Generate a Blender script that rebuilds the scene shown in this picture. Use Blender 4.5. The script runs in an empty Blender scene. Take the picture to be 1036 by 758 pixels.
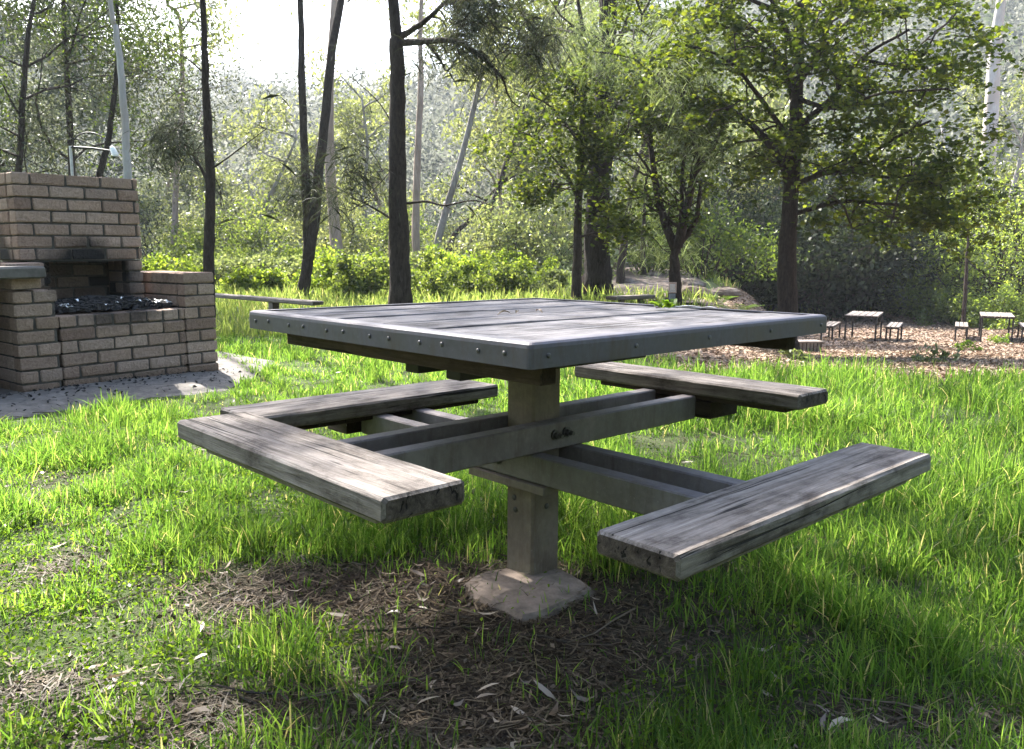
import bpy, math, random
import numpy as np
from mathutils import Vector
rnd = random.Random(7)
R = np.random.default_rng(11)
SC = bpy.context.scene
COL = SC.collection
rad = math.radians

# ------------------------------------------------------------------ camera
FPX, PIT, ROL, CZ = 838.2, -.144, .005, .919
Fv = np.array([0, math.cos(PIT), math.sin(PIT)])
R0 = np.array([1., 0, 0]); U0 = np.cross(R0, Fv)
Rv = math.cos(ROL)*R0 + math.sin(ROL)*U0
Uv = -math.sin(ROL)*R0 + math.cos(ROL)*U0
CAM = np.array([0, 0, CZ])
def at(px, py, Y):
    """world point seen at photo pixel (px,py) at distance Y (used to survey the place)"""
    d = Fv + (px-518)/FPX*Rv - (py-379)/FPX*Uv
    return CAM + d*(Y/d[1])

# ------------------------------------------------------------------ terrain
def sst(a, b, x):
    t = np.clip((np.asarray(x, float)-a)/(b-a), 0, 1)
    return t*t*(3-2*t)
def vnoise(x, y, s, seed=0):
    """cheap smooth value noise in [-1,1]"""
    x = np.asarray(x, float)/s + 37.1*seed; y = np.asarray(y, float)/s + 11.7*seed
    xi = np.floor(x); yi = np.floor(y); fx = x-xi; fy = y-yi
    fx = fx*fx*(3-2*fx); fy = fy*fy*(3-2*fy)
    def h(a, b):
        v = np.sin(a*127.1+b*311.7+seed*74.7)*43758.5453
        return (v-np.floor(v))*2-1
    return (h(xi, yi)*(1-fx)+h(xi+1, yi)*fx)*(1-fy)+(h(xi, yi+1)*(1-fx)+h(xi+1, yi+1)*fx)*fy
def fbm(x, y, s, seed=0):
    return vnoise(x, y, s, seed)*.6+vnoise(x, y, s*.45, seed+3)*.28+vnoise(x, y, s*.2, seed+5)*.12
def tz(x, y):
    x = np.asarray(x, float); y = np.asarray(y, float)
    prof = np.interp(y, [5.4, 6.3, 7.5, 9, 12, 16, 20, 24, 30, 36, 60, 90], [0, -.02, -.13, -.29, -.60, -.95, -1.23, -1.42, -1.46, -1.44, -.9, 0])
    sh = np.clip((y-8)*.32, 0, 5.5); drop = prof*sst(.9, 3.4, x-sh)
    z = drop + .02*vnoise(x, y, 1.3, 1)*sst(1.5, 4, np.abs(y-2.3)+np.abs(x)) + .008*vnoise(x, y, .35, 2)
    z = z + .06*vnoise(x, y, 3.5, 4)*sst(7, 12, y)
    # rise of the rocky bank behind the two middle trees
    z = z + .42*sst(19, 34, y)*np.exp(-((x-3.7-(y-18)*.1)/2.6)**2)*(1-sst(40, 60, y))
    # valley sides
    side = sst(-60, 90, x)
    hy = 50+8*vnoise(x, y*0, 30, 8)
    slope = .165+.26*side
    hill = np.clip(y-hy, 0, None)
    hill = slope*hill**1.0*sst(0, 40, hill)
    hill = np.minimum(hill, (25+7*fbm(x, y*0+3, 60, 6)+60*side)*1.0)
    left = sst(30, 90, -x)*14*sst(20, 60, y)
    return z + hill + left

# ------------------------------------------------------------------ mesh helpers
class MB:
    def __init__(s): s.v = []; s.f = []; s.n = 0; s.uv = None
    def add(s, v, f):
        v = np.asarray(v, float).reshape(-1, 3)
        s.v.append(v); s.f.extend([tuple(int(i)+s.n for i in q) for q in f]); s.n += len(v)
    def box(s, lo, hi, bev=.0, jit=0.):
        (x0, y0, z0), (x1, y1, z1) = lo, hi
        if bev <= 0:
            v = [(x0,y0,z0),(x1,y0,z0),(x1,y1,z0),(x0,y1,z0),(x0,y0,z1),(x1,y0,z1),(x1,y1,z1),(x0,y1,z1)]
            f = [(3,2,1,0),(4,5,6,7),(0,1,5,4),(1,2,6,5),(2,3,7,6),(3,0,4,7)]
        else:
            b = min(bev, (x1-x0)*.45, (y1-y0)*.45, (z1-z0)*.45)
            v = []; idx = {}
            for ix, X in enumerate((x0, x1)):
                for iy, Y in enumerate((y0, y1)):
                    for iz, Z in enumerate((z0, z1)):
                        sx = b if ix == 0 else -b; sy = b if iy == 0 else -b; sz = b if iz == 0 else -b
                        idx[ix,iy,iz,0] = len(v); v.append((X, Y+sy, Z+sz))
                        idx[ix,iy,iz,1] = len(v); v.append((X+sx, Y, Z+sz))
                        idx[ix,iy,iz,2] = len(v); v.append((X+sx, Y+sy, Z))
            f = []
            for i in (0, 1):
                q = [idx[i,0,0,0], idx[i,1,0,0], idx[i,1,1,0], idx[i,0,1,0]]; f.append(q if i else q[::-1])
                q = [idx[0,i,0,1], idx[0,i,1,1], idx[1,i,1,1], idx[1,i,0,1]]; f.append(q if i else q[::-1])
                q = [idx[0,0,i,2], idx[1,0,i,2], idx[1,1,i,2], idx[0,1,i,2]]; f.append(q if i else q[::-1])
            for a in (0, 1):
                for c in (0, 1):
                    q = [idx[a,c,0,0], idx[a,c,1,0], idx[a,c,1,1], idx[a,c,0,1]]; f.append(q if a != c else q[::-1])
                    q = [idx[a,0,c,0], idx[a,0,c,2], idx[a,1,c,2], idx[a,1,c,0]]; f.append(q if a != c else q[::-1])
                    q = [idx[0,a,c,1], idx[1,a,c,1], idx[1,a,c,2], idx[0,a,c,2]]; f.append(q if a != c else q[::-1])
            for a in (0, 1):
                for c in (0, 1):
                    for d in (0, 1):
                        q = [idx[a,c,d,0], idx[a,c,d,1], idx[a,c,d,2]]
                        f.append(q if (a+c+d) % 2 else q[::-1])
        v = np.array(v, float)
        if jit: v += R.uniform(-jit, jit, v.shape)
        s.add(v, f)
    def tube(s, pts, rs, n=8, cap=True, rough=0.):
        pts = np.asarray(pts, float); rs = np.asarray(rs, float)*np.ones(len(pts)); k = len(pts)
        T = np.gradient(pts, axis=0); T /= np.linalg.norm(T, axis=1)[:, None]+1e-9
        ref = np.array([0, 0, 1.]) if abs(T[0][2]) < .8 else np.array([0, 1., 0])
        a = np.cross(T, ref); a /= np.linalg.norm(a, axis=1)[:, None]+1e-9
        b = np.cross(T, a)
        th = np.linspace(0, 2*math.pi, n, endpoint=False)
        rr = rs[:, None]*(1+(rough*R.standard_normal((k, n)) if rough else 0))
        v = pts[:, None]+rr[..., None]*(np.cos(th)[None, :, None]*a[:, None]+np.sin(th)[None, :, None]*b[:, None])
        f = []
        for i in range(k-1):
            for j in range(n):
                j2 = (j+1) % n
                f.append((i*n+j, (i+1)*n+j, (i+1)*n+j2, i*n+j2))
        if cap: f.append(tuple(range(n))); f.append(tuple(range((k-1)*n, k*n))[::-1])
        s.add(v, f)
    def build(s, name, mat, parent=None, smooth=False, loc=None, rot=None):
        v = np.concatenate(s.v) if s.v else np.zeros((0, 3))
        me = bpy.data.meshes.new(name); me.from_pydata(v.tolist(), [], s.f)
        return fin(me, name, mat, parent, smooth, loc, rot)
def fin(me, name, mat, parent=None, smooth=False, loc=None, rot=None):
    me.materials.append(mat)
    if smooth: me.polygons.foreach_set('use_smooth', [True]*len(me.polygons))
    me.update()
    o = bpy.data.objects.new(name, me); COL.objects.link(o)
    if parent is not None: o.parent = parent
    if loc is not None: o.location = loc
    if rot is not None: o.rotation_euler = rot
    return o
def polymesh(name, V, nper, mat, parent=None, faces=None, uvattr=None):
    """V: (N, nper, 3) independent little faces; faces = local index lists"""
    N = len(V); V = np.ascontiguousarray(V.reshape(-1, 3), dtype=np.float32)
    faces = faces or [list(range(nper))]
    me = bpy.data.meshes.new(name)
    me.vertices.add(len(V)); me.vertices.foreach_set('co', V.ravel())
    base = (np.arange(N)*nper)[:, None]
    loops = np.concatenate([base+np.array(f)[None] for f in faces], 1).astype(np.int32)
    me.loops.add(loops.size); me.loops.foreach_set('vertex_index', loops.ravel())
    lens = np.tile(np.array([len(f) for f in faces], np.int32), N)
    st = np.concatenate([[0], np.cumsum(lens)[:-1]]).astype(np.int32)
    me.polygons.add(len(lens)); me.polygons.foreach_set('loop_start', st)
    me.update(calc_edges=True)
    if uvattr is not None:
        a = me.attributes.new('tone', 'FLOAT', 'POINT')
        a.data.foreach_set('value', np.repeat(np.asarray(uvattr, np.float32), nper))
    return fin(me, name, mat, parent)
def tag(o, label=None, cat=None, group=None, kind=None):
    if label: o['label'] = label
    if cat: o['category'] = cat
    if group: o['group'] = group
    if kind: o['kind'] = kind
    return o
def empty(name, loc, rz=0.):
    o = bpy.data.objects.new(name, None); COL.objects.link(o)
    o.location = [float(c) for c in loc]; o.rotation_euler = (0, 0, rz); o.empty_display_size = .2
    return o

# ------------------------------------------------------------------ materials
class NT:
    def __init__(s, name):
        s.m = bpy.data.materials.new(name); s.m.use_nodes = True; s.t = s.m.node_tree; s.t.nodes.clear()
        s.out = s.n('ShaderNodeOutputMaterial')
    def n(s, t, **k):
        x = s.t.nodes.new(t)
        for a, b in k.items(): setattr(x, a, b)
        return x
    def l(s, a, b): s.t.links.new(a, b)
    def coord(s, kind='Object', scale=(1, 1, 1)):
        c = s.n('ShaderNodeTexCoord'); m = s.n('ShaderNodeMapping'); m.inputs['Scale'].default_value = scale
        s.l(c.outputs[kind], m.inputs['Vector']); return m
    def noise(s, vec, scale, detail=5, rough=.6, dist=0.):
        x = s.n('ShaderNodeTexNoise'); x.inputs['Scale'].default_value = scale
        x.inputs['Detail'].default_value = detail; x.inputs['Roughness'].default_value = rough
        x.inputs['Distortion'].default_value = dist
        if vec is not None: s.l(vec.outputs['Vector'], x.inputs['Vector'])
        return x
    def ramp(s, fac, stops):
        x = s.n('ShaderNodeValToRGB'); e = x.color_ramp.elements
        while len(e) < len(stops): e.new(.5)
        for q, (p, c) in zip(e, stops):
            q.position = p; q.color = (*c, 1) if len(c) == 3 else c
        s.l(fac, x.inputs['Fac']); return x
    def mix(s, fac, a, b, mode='MIX'):
        x = s.n('ShaderNodeMix', data_type='RGBA', blend_type=mode)
        for sock, v in ((x.inputs['Factor'], fac), (x.inputs['A'], a), (x.inputs['B'], b)):
            if isinstance(v, (int, float)): sock.default_value = v
            elif isinstance(v, tuple): sock.default_value = (*v, 1)
            else: s.l(v, sock)
        return x.outputs['Result']
    def math(s, op, a, b=0.):
        x = s.n('ShaderNodeMath', operation=op)
        for i, v in enumerate((a, b)):
            if isinstance(v, (int, float)): x.inputs[i].default_value = v
            else: s.l(v, x.inputs[i])
        return x.outputs[0]
    def bump(s, h, strength=.4, dist=.01, normal=None):
        x = s.n('ShaderNodeBump'); x.inputs['Strength'].default_value = strength; x.inputs['Distance'].default_value = dist
        s.l(h, x.inputs['Height'])
        if normal: s.l(normal, x.inputs['Normal'])
        return x.outputs['Normal']
    def pbr(s, col, rough=.8, metal=0., normal=None, spec=.4):
        p = s.n('ShaderNodeBsdfPrincipled')
        for nm, v in (('Base Color', col), ('Roughness', rough), ('Metallic', metal), ('Specular IOR Level', spec)):
            if isinstance(v, (int, float)): p.inputs[nm].default_value = v
            elif isinstance(v, tuple): p.inputs[nm].default_value = (*v, 1)
            else: s.l(v, p.inputs[nm])
        if normal: s.l(normal, p.inputs['Normal'])
        s.l(p.outputs[0], s.out.inputs['Surface']); return s.m

def leaf_mat(name, dark, mid, light, trans=.5, gloss=.12, patch=2.0, tc=None, dry=None, rough=.45):
    k = NT(name); g = k.n('ShaderNodeNewGeometry')
    c = k.ramp(g.outputs['Random Per Island'], [(0, dark), (.5, mid), (1, light)])
    m = k.coord('Object'); nz = k.noise(m, patch, 2)
    v = k.ramp(nz.outputs['Fac'], [(.3, (.62, .66, .6)), (.7, (1.25, 1.2, 1.1))])
    col = k.mix(1., c.outputs['Color'], v.outputs['Color'], 'MULTIPLY')
    if dry:
        r = k.math('FRACT', k.math('MULTIPLY', g.outputs['Random Per Island'], 13.7))
        r = k.math('GREATER_THAN', r, 1-dry[1])
        col = k.mix(r, col, dry[0])
    d = k.n('ShaderNodeBsdfDiffuse'); t = k.n('ShaderNodeBsdfTranslucent'); gl = k.n('ShaderNodeBsdfGlossy')
    gl.inputs['Roughness'].default_value = rough
    k.l(col, d.inputs['Color'])
    tcol = k.mix(1., col, tc or (1.9, 1.75, .8), 'MULTIPLY'); k.l(tcol, t.inputs['Color'])
    a = k.n('ShaderNodeMixShader'); a.inputs[0].default_value = min(.7, trans*1.12); k.l(d.outputs[0], a.inputs[1]); k.l(t.outputs[0], a.inputs[2])
    b = k.n('ShaderNodeMixShader'); b.inputs[0].default_value = gloss*.22; k.l(a.outputs[0], b.inputs[1]); k.l(gl.outputs[0], b.inputs[2])
    k.l(b.outputs[0], k.out.inputs['Surface']); return k.m

def bark_mat(name, c0, c1, c2=None, scale=(6, 6, 1.2), bumpd=.02, patch=None):
    k = NT(name); m = k.coord('Object', scale); a = k.noise(m, 4, 8, .7, .6)
    c = k.ramp(a.outputs['Fac'], [(.3, c0), (.65, c1)] + ([(.8, c2)] if c2 else []))
    col = c.outputs['Color']
    if patch:
        m2 = k.coord('Object', (1, 1, .5)); b = k.noise(m2, 1.6, 3)
        f = k.ramp(b.outputs['Fac'], [(.45, (0, 0, 0)), (.6, (1, 1, 1))]); col = k.mix(f.outputs['Color'], col, patch)
    return k.pbr(col, .9, 0, k.bump(a.outputs['Fac'], 1., bumpd*2), .15)

def wood_mat(name, dark, mid, light, stain=0.5):
    """weathered hardwood, grain along local X"""
    k = NT(name); g = k.n('ShaderNodeNewGeometry')
    c = k.n('ShaderNodeTexCoord'); off = k.n('ShaderNodeVectorMath', operation='SCALE'); off.inputs[0].default_value = (3.1, 7.3, 5.7)
    k.l(g.outputs['Random Per Island'], off.inputs['Scale'])
    ad = k.n('ShaderNodeVectorMath', operation='ADD'); k.l(c.outputs['Object'], ad.inputs[0]); k.l(off.outputs[0], ad.inputs[1])
    def mp(sc):
        m = k.n('ShaderNodeMapping'); m.inputs['Scale'].default_value = sc; k.l(ad.outputs[0], m.inputs['Vector']); return m
    fine = k.noise(mp((3, 75, 55)), 3, 7, .75, .3)
    grain = k.noise(mp((1.1, 26, 22)), 2.2, 9, .72, .9)
    blot = k.noise(mp((1, 1.8, 1.8)), 7, 8, .72)
    crack = k.noise(mp((.8, 34, 24)), 2.0, 3, .5, .9)
    base = k.ramp(grain.outputs['Fac'], [(.25, dark), (.5, mid), (.78, light)])
    fr = k.ramp(fine.outputs['Fac'], [(.3, (.68,)*3), (.7, (1.2,)*3)])
    col = k.mix(.85, base.outputs['Color'], fr.outputs['Color'], 'MULTIPLY')
    br = k.ramp(blot.outputs['Fac'], [(.36, (.40, .37, .35)), (.50, (.95, .93, .91)), (.66, (1.25, 1.23, 1.2))])
    col = k.mix(stain, col, br.outputs['Color'], 'MULTIPLY')
    cr = k.ramp(crack.outputs['Fac'], [(.335, (0, 0, 0)), (.375, (1, 1, 1))])
    col = k.mix(cr.outputs['Color'], (.025, .022, .02), col)
    kv = k.n('ShaderNodeTexVoronoi'); kv.inputs['Scale'].default_value = 1.0; k.l(mp((2.2, 7, 7)).outputs[0], kv.inputs['Vector'])
    kn = k.ramp(kv.outputs['Distance'], [(.06, (.25, .22, .2)), (.13, (1, 1, 1))]); col = k.mix(.9, col, kn.outputs['Color'], 'MULTIPLY')
    sx = k.n('ShaderNodeSeparateXYZ'); k.l(c.outputs['Normal'], sx.inputs[0]); en = k.ramp(k.math('ABSOLUTE', sx.outputs['X']), [(.7, (1, 1, 1)), (.9, (.42, .38, .35))])
    col = k.mix(1., col, en.outputs['Color'], 'MULTIPLY')
    h = k.math('ADD', k.math('MULTIPLY', fine.outputs['Fac'], .6), k.math('MULTIPLY', cr.outputs['Color'], .8))
    h = k.math('ADD', h, k.math('MULTIPLY', grain.outputs['Fac'], .8))
    return k.pbr(col, .85, 0, k.bump(h, .9, .006), .2)

def steel_mat(name, a, b, green=0., rough=.5, metal=.55):
    k = NT(name); m = k.coord('Object'); n1 = k.noise(m, 7, 6, .65); n2 = k.noise(m, 60, 4, .7); n3 = k.noise(m, 3, 4, .6)
    c = k.ramp(n1.outputs['Fac'], [(.3, a), (.7, b)])
    col = k.mix(.35, c.outputs['Color'], k.ramp(n2.outputs['Fac'], [(.3, (.6, .6, .6)), (.7, (1.3, 1.3, 1.3))]).outputs['Color'], 'MULTIPLY')
    if green:
        f = k.ramp(n3.outputs['Fac'], [(.45, (0, 0, 0)), (.65, (green, green, green))]); col = k.mix(f.outputs['Color'], col, (.10, .13, .045))
    n5 = k.noise(k.coord('Object', (9, 9, 2)), 3, 7, .75); gr = k.ramp(n5.outputs['Fac'], [(.5, (0, 0, 0)), (.72, (.75,)*3)]); col = k.mix(gr.outputs['Color'], col, tuple(x*.55+y for x, y in zip(a, (.03, .014, .003))))
    n6 = k.noise(k.coord('Object', (1, 1, 1)), 130, 2, .5); sp = k.ramp(n6.outputs['Fac'], [(.68, (0, 0, 0)), (.76, (.18,)*3)]); col = k.mix(sp.outputs['Color'], col, tuple(min(1, x*2.2) for x in b))
    r = k.ramp(n1.outputs['Fac'], [(.3, (rough-.1,)*3), (.7, (rough+.18,)*3)])
    return k.pbr(col, r.outputs['Color'], metal, k.bump(n2.outputs['Fac'], .15, .002), .5)

def simple(name, col, rough=.7, metal=0., var=.3, sc=12, bd=.003):
    k = NT(name); m = k.coord('Object'); n = k.noise(m, sc, 5, .65)
    c = k.ramp(n.outputs['Fac'], [(.3, tuple(x*(1-var) for x in col)), (.7, tuple(min(1, x*(1+var)) for x in col))])
    return k.pbr(c.outputs['Color'], rough, metal, k.bump(n.outputs['Fac'], .4, bd))

M = {}
M['top_wood'] = wood_mat('table top wood', (.065, .061, .066), (.145, .14, .149), (.25, .243, .258), .9)
M['seat_wood'] = wood_mat('seat wood', (.07, .059, .052), (.19, .168, .153), (.36, .332, .31), 1.)
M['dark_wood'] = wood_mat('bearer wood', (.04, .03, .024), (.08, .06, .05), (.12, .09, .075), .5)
M['rail_wood'] = wood_mat('rail wood', (.12, .10, .09), (.22, .19, .17), (.34, .3, .27), .5)
M['band'] = steel_mat('edge steel', (.046, .043, .056), (.086, .082, .103), 0, .5, .25)
M['beam'] = steel_mat('beam steel', (.11, .093, .098), (.225, .198, .202), .1, .6, .1)
M['post'] = steel_mat('post steel', (.115, .09, .073), (.27, .222, .185), .25, .8, .05)
M['bolt'] = simple('bolt steel', (.09, .085, .085), .5, .5)
M['black_steel'] = simple('dark steel', (.03, .028, .027), .6, .3)
M['galv'] = simple('galvanised pipe', (.45, .46, .48), .45, .6)
M['white_paint'] = simple('white paint', (.75, .75, .74), .5)
M['footing'] = simple('footing concrete', (.20, .155, .125), .95, 0, .5, 18, .015)
M['slab'] = simple('slab concrete', (.12, .108, .096), .95, 0, .4, 9, .01)

# bricks with soot round the hearth mouth
k = NT('brick'); g = k.n('ShaderNodeNewGeometry'); m = k.coord('Object'); n1 = k.noise(m, 30, 8, .75, 1.6); n2 = k.noise(m, 5, 4); n4 = k.noise(m, 90, 3)
c = k.ramp(g.outputs['Random Per Island'], [(0, (.25, .165, .125)), (.2, (.46, .325, .25)), (.45, (.35, .24, .18)), (.8, (.50, .365, .29)), (1, (.31, .225, .18))])
col = k.mix(.8, c.outputs['Color'], k.ramp(n1.outputs['Fac'], [(.3, (.55, .53, .5)), (.68, (1.3, 1.3, 1.3))]).outputs['Color'], 'MULTIPLY')
xyz = k.n('ShaderNodeSeparateXYZ'); k.l(m.outputs['Vector'], xyz.inputs[0])
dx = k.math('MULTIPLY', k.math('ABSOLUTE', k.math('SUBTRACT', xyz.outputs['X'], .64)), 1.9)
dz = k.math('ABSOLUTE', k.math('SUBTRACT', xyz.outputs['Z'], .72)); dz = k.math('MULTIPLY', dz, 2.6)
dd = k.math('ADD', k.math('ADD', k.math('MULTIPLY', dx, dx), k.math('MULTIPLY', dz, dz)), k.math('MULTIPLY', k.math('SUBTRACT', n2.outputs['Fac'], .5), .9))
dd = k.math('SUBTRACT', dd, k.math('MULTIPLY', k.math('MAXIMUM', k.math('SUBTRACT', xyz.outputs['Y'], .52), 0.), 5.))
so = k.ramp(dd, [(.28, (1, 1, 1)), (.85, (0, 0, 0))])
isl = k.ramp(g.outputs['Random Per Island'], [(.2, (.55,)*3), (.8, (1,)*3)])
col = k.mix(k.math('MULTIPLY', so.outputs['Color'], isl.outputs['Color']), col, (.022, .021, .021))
low = k.ramp(xyz.outputs['Z'], [(.03, (.45, .42, .36)), (.14, (1, 1, 1))]); col = k.mix(.8, col, low.outputs['Color'], 'MULTIPLY')
M['brick'] = k.pbr(col, .9, 0, k.bump(k.math('ADD', n1.outputs['Fac'], k.math('MULTIPLY', n4.outputs['Fac'], .3)), 1., .03), .2)
M['mortar'] = simple('mortar', (.075, .065, .056), .95, 0, .5, 30)
M['ash'] = simple('ash', (.022, .021, .021), .95, 0, .7, 60, .02)

M['bark_dark'] = bark_mat('she-oak bark', (.018, .014, .012), (.07, .053, .043), (.12, .09, .075), (7, 7, 2.2), .03)
M['bark_mid'] = bark_mat('grey brown bark', (.018, .013, .011), (.065, .048, .039), (.105, .083, .07), (7, 7, 2), .025)
M['bark_stump'] = bark_mat('fibrous dark bark', (.012, .010, .009), (.055, .044, .037), (.09, .07, .06), (10, 10, .8), .05)
M['bark_gum'] = bark_mat('smooth white gum bark', (.30, .275, .26), (.45, .425, .41), None, (2, 2, .6), .006, (.36, .31, .28))
M['bark_pink'] = bark_mat('peeling pink gum bark', (.20, .14, .11), (.38, .29, .245), None, (3, 3, .5), .01, (.22, .16, .125))
M['bark_palegrey'] = bark_mat('pale grey bark', (.16, .14, .13), (.32, .30, .28), None, (3, 3, .6), .01, (.13, .11, .10))

M['lf_broad'] = leaf_mat('broad leaf', (.022, .038, .009), (.048, .075, .015), (.098, .125, .026), .55, .10, .8, (2.1, 1.9, .7))
M['lf_broad_dark'] = leaf_mat('dark green broad leaf', (.028, .05, .012), (.05, .082, .018), (.08, .115, .026), .45, .12, .8)  # deep green leaf, less translucent than the other broad leaf
M['lf_needle'] = leaf_mat('she-oak needles', (.022, .03, .018), (.042, .052, .031), (.08, .092, .06), .25, .15, .7, (1.6, 1.5, 1.0))
M['lf_needle_pale'] = leaf_mat('sunlit needles', (.09, .12, .06), (.14, .18, .10), (.22, .26, .16), .5, .2, .7, (1.6, 1.6, 1.0))  # sunlight on the sprays is put into this paler needle colour
M['lf_gum'] = leaf_mat('gum leaf', (.075, .092, .045), (.13, .152, .08), (.19, .21, .125), .55, .22, .35, (1.7, 1.65, .85), None, .4)
M['lf_gum_blue'] = leaf_mat('blue grey gum leaf', (.055, .068, .052), (.095, .108, .085), (.14, .152, .125), .45, .25, .35, (1.5, 1.5, 1.0), None, .4)
M['lf_far'] = leaf_mat('haze-tinted eucalypt canopy', (.085, .092, .09), (.12, .127, .13), (.16, .165, .175), .4, .0, .10, (1.45, 1.45, 1.25))  # blue-grey eucalypt colour, paled further in place of distance haze
M['lf_bush'] = leaf_mat('bright bush leaf', (.065, .11, .022), (.12, .175, .04), (.20, .255, .085), .58, .10, 1.2, (1.9, 1.8, .6))
M['lf_bamboo'] = leaf_mat('sunlit feathery leaf', (.12, .18, .04), (.18, .25, .06), (.26, .33, .10), .6, .2, 1.0, (1.9, 1.8, .8))  # extra-light bush leaf; the sun's glow is put into its colour
M['lf_bush_mid'] = leaf_mat('mid bush leaf', (.045, .075, .02), (.085, .125, .036), (.145, .185, .07), .55, .10, 1.2)
M['lf_pale'] = leaf_mat('pale bush leaf', (.08, .10, .05), (.13, .16, .08), (.2, .23, .13), .5, .15, 1.2, (1.6, 1.6, .9))
M['lf_dark'] = leaf_mat('shade-darkened shrub leaf', (.010, .016, .008), (.022, .032, .016), (.045, .058, .03), .3, .05, .6, (1.3, 1.3, .9))  # backlit shade of the dense thicket is put into this dark colour
M['lf_fern'] = leaf_mat('fern', (.07, .14, .02), (.12, .2, .03), (.18, .27, .05), .5, .08, 2)
M['grass'] = leaf_mat('grass', (.036, .087, .016), (.078, .155, .032), (.155, .238, .066), .62, .06, 1.6, (1.95, 1.85, 1.0), ((.30, .28, .17), .04), .5)
M['grass_far'] = leaf_mat('meadow grass', (.075, .125, .035), (.13, .185, .058), (.21, .26, .105), .58, .08, .8, (1.9, 1.75, 1.05), ((.30, .28, .16), .05), .5)
M['weed'] = leaf_mat('small weeds', (.04, .08, .012), (.075, .135, .018), (.12, .19, .03), .5, .03, 2)
M['straw'] = leaf_mat('dead needles', (.03, .022, .016), (.075, .056, .04), (.19, .15, .11), .15, .08, 3, (1, 1, .9))
M['straw2'] = leaf_mat('leaf fragments', (.02, .014, .010), (.065, .046, .034), (.17, .13, .10), .1, .1, 4, (1, .9, .8))
M['dead_leaf'] = leaf_mat('dead leaves', (.08, .052, .035), (.18, .13, .095), (.38, .32, .27), .12, .22, 3, (1, .9, .7), None, .35)
M['chips'] = leaf_mat('bark litter', (.09, .058, .042), (.23, .162, .122), (.44, .345, .28), .05, .08, 1.5, (1, .9, .8))

# ground
k = NT('ground'); m = k.coord('Object'); g = k.n('ShaderNodeAttribute'); g.attribute_name = 'litter'
a = k.noise(m, 9, 8, .72); b = k.noise(m, 60, 5, .7); c3 = k.noise(m, .9, 5, .6)
soil = k.ramp(a.outputs['Fac'], [(.3, (.025, .019, .015)), (.55, (.06, .046, .036)), (.75, (.12, .098, .08))])
lit = k.ramp(b.outputs['Fac'], [(.28, (.10, .066, .05)), (.5, (.23, .16, .125)), (.75, (.40, .31, .255))])
grn = k.ramp(a.outputs['Fac'], [(.3, (.03, .05, .014)), (.7, (.075, .11, .03))])
col = k.mix(g.outputs['Fac'], soil.outputs['Color'], lit.outputs['Color'])
g2 = k.n('ShaderNodeAttribute'); g2.attribute_name = 'green'
col = k.mix(g2.outputs['Fac'], col, grn.outputs['Color'])
h = k.math('ADD', a.outputs['Fac'], k.math('MULTIPLY', b.outputs['Fac'], .4))
M['ground'] = k.pbr(col, .95, 0, k.bump(h, .9, .03), .15)
k = NT('rocky path'); m = k.coord('Object'); a = k.noise(m, 3, 8, .7); v = k.n('ShaderNodeTexVoronoi'); v.inputs['Scale'].default_value = 2.2; k.l(m.outputs['Vector'], v.inputs['Vector'])
c = k.ramp(a.outputs['Fac'], [(.3, (.06, .048, .04)), (.5, (.11, .085, .07)), (.7, (.22, .19, .165))])
M['path'] = k.pbr(c.outputs['Color'], .95, 0, k.bump(k.math('ADD', a.outputs['Fac'], v.outputs['Distance']), .8, .06), .15)
M['pad'] = simple('ashy pad', (.115, .102, .09), .95, 0, .5, 14, .015)

# ------------------------------------------------------------------ world and light
SUN_EL, SUN_AZ = 46., 33.        # degrees; sun stands ahead of the camera, to the left
w = bpy.data.worlds.new("World"); SC.world = w; w.use_nodes = True
nt = w.node_tree; bg = nt.nodes['Background']; sky = nt.nodes.new('ShaderNodeTexSky'); sky.sky_type = 'NISHITA'
sky.sun_disc = False; sky.sun_elevation = rad(SUN_EL); sky.sun_rotation = rad(-SUN_AZ)
sky.air_density = 1.2; sky.dust_density = 2.5; sky.ozone_density = 1.
nt.links.new(sky.outputs[0], bg.inputs[0]); bg.inputs[1].default_value = .12
ld = bpy.data.lights.new('sun', 'SUN'); ld.energy = 5.0; ld.angle = rad(.5); ld.color = (1, .955, .88)
sun = bpy.data.objects.new('sun', ld); COL.objects.link(sun)
tosun = Vector((-math.sin(rad(SUN_AZ))*math.cos(rad(SUN_EL)), math.cos(rad(SUN_AZ))*math.cos(rad(SUN_EL)), math.sin(rad(SUN_EL))))
sun.rotation_euler = tosun.to_track_quat('Z', 'Y').to_euler(); sun.location = (-10, 20, 30)

cd = bpy.data.cameras.new('camera'); cam = bpy.data.objects.new('camera', cd); COL.objects.link(cam)
cd.sensor_width = 36; cd.sensor_fit = 'HORIZONTAL'; cd.lens = FPX/1036*36; cd.clip_end = 2000; cd.clip_start = .05
from mathutils import Matrix
mm = Matrix(((Rv[0], Uv[0], -Fv[0], 0), (Rv[1], Uv[1], -Fv[1], 0), (Rv[2], Uv[2], -Fv[2], CZ), (0, 0, 0, 1)))
cam.matrix_world = mm; SC.camera = cam
vs = SC.view_settings; vs.view_transform = 'Standard'; vs.look = 'None'; vs.exposure = EXPO = 2.4; vs.gamma = 1; vs.use_curve_mapping = False
cy = SC.cycles; cy.max_bounces = 5; cy.diffuse_bounces = 2; cy.glossy_bounces = 2; cy.transmission_bounces = 4; cy.volume_bounces = 0
cy.transparent_max_bounces = 4; cy.use_denoising = True; cy.sample_clamp_indirect = 6; cy.volume_step_rate = 4; cy.caustics_reflective = False; cy.caustics_refractive = False

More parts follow.
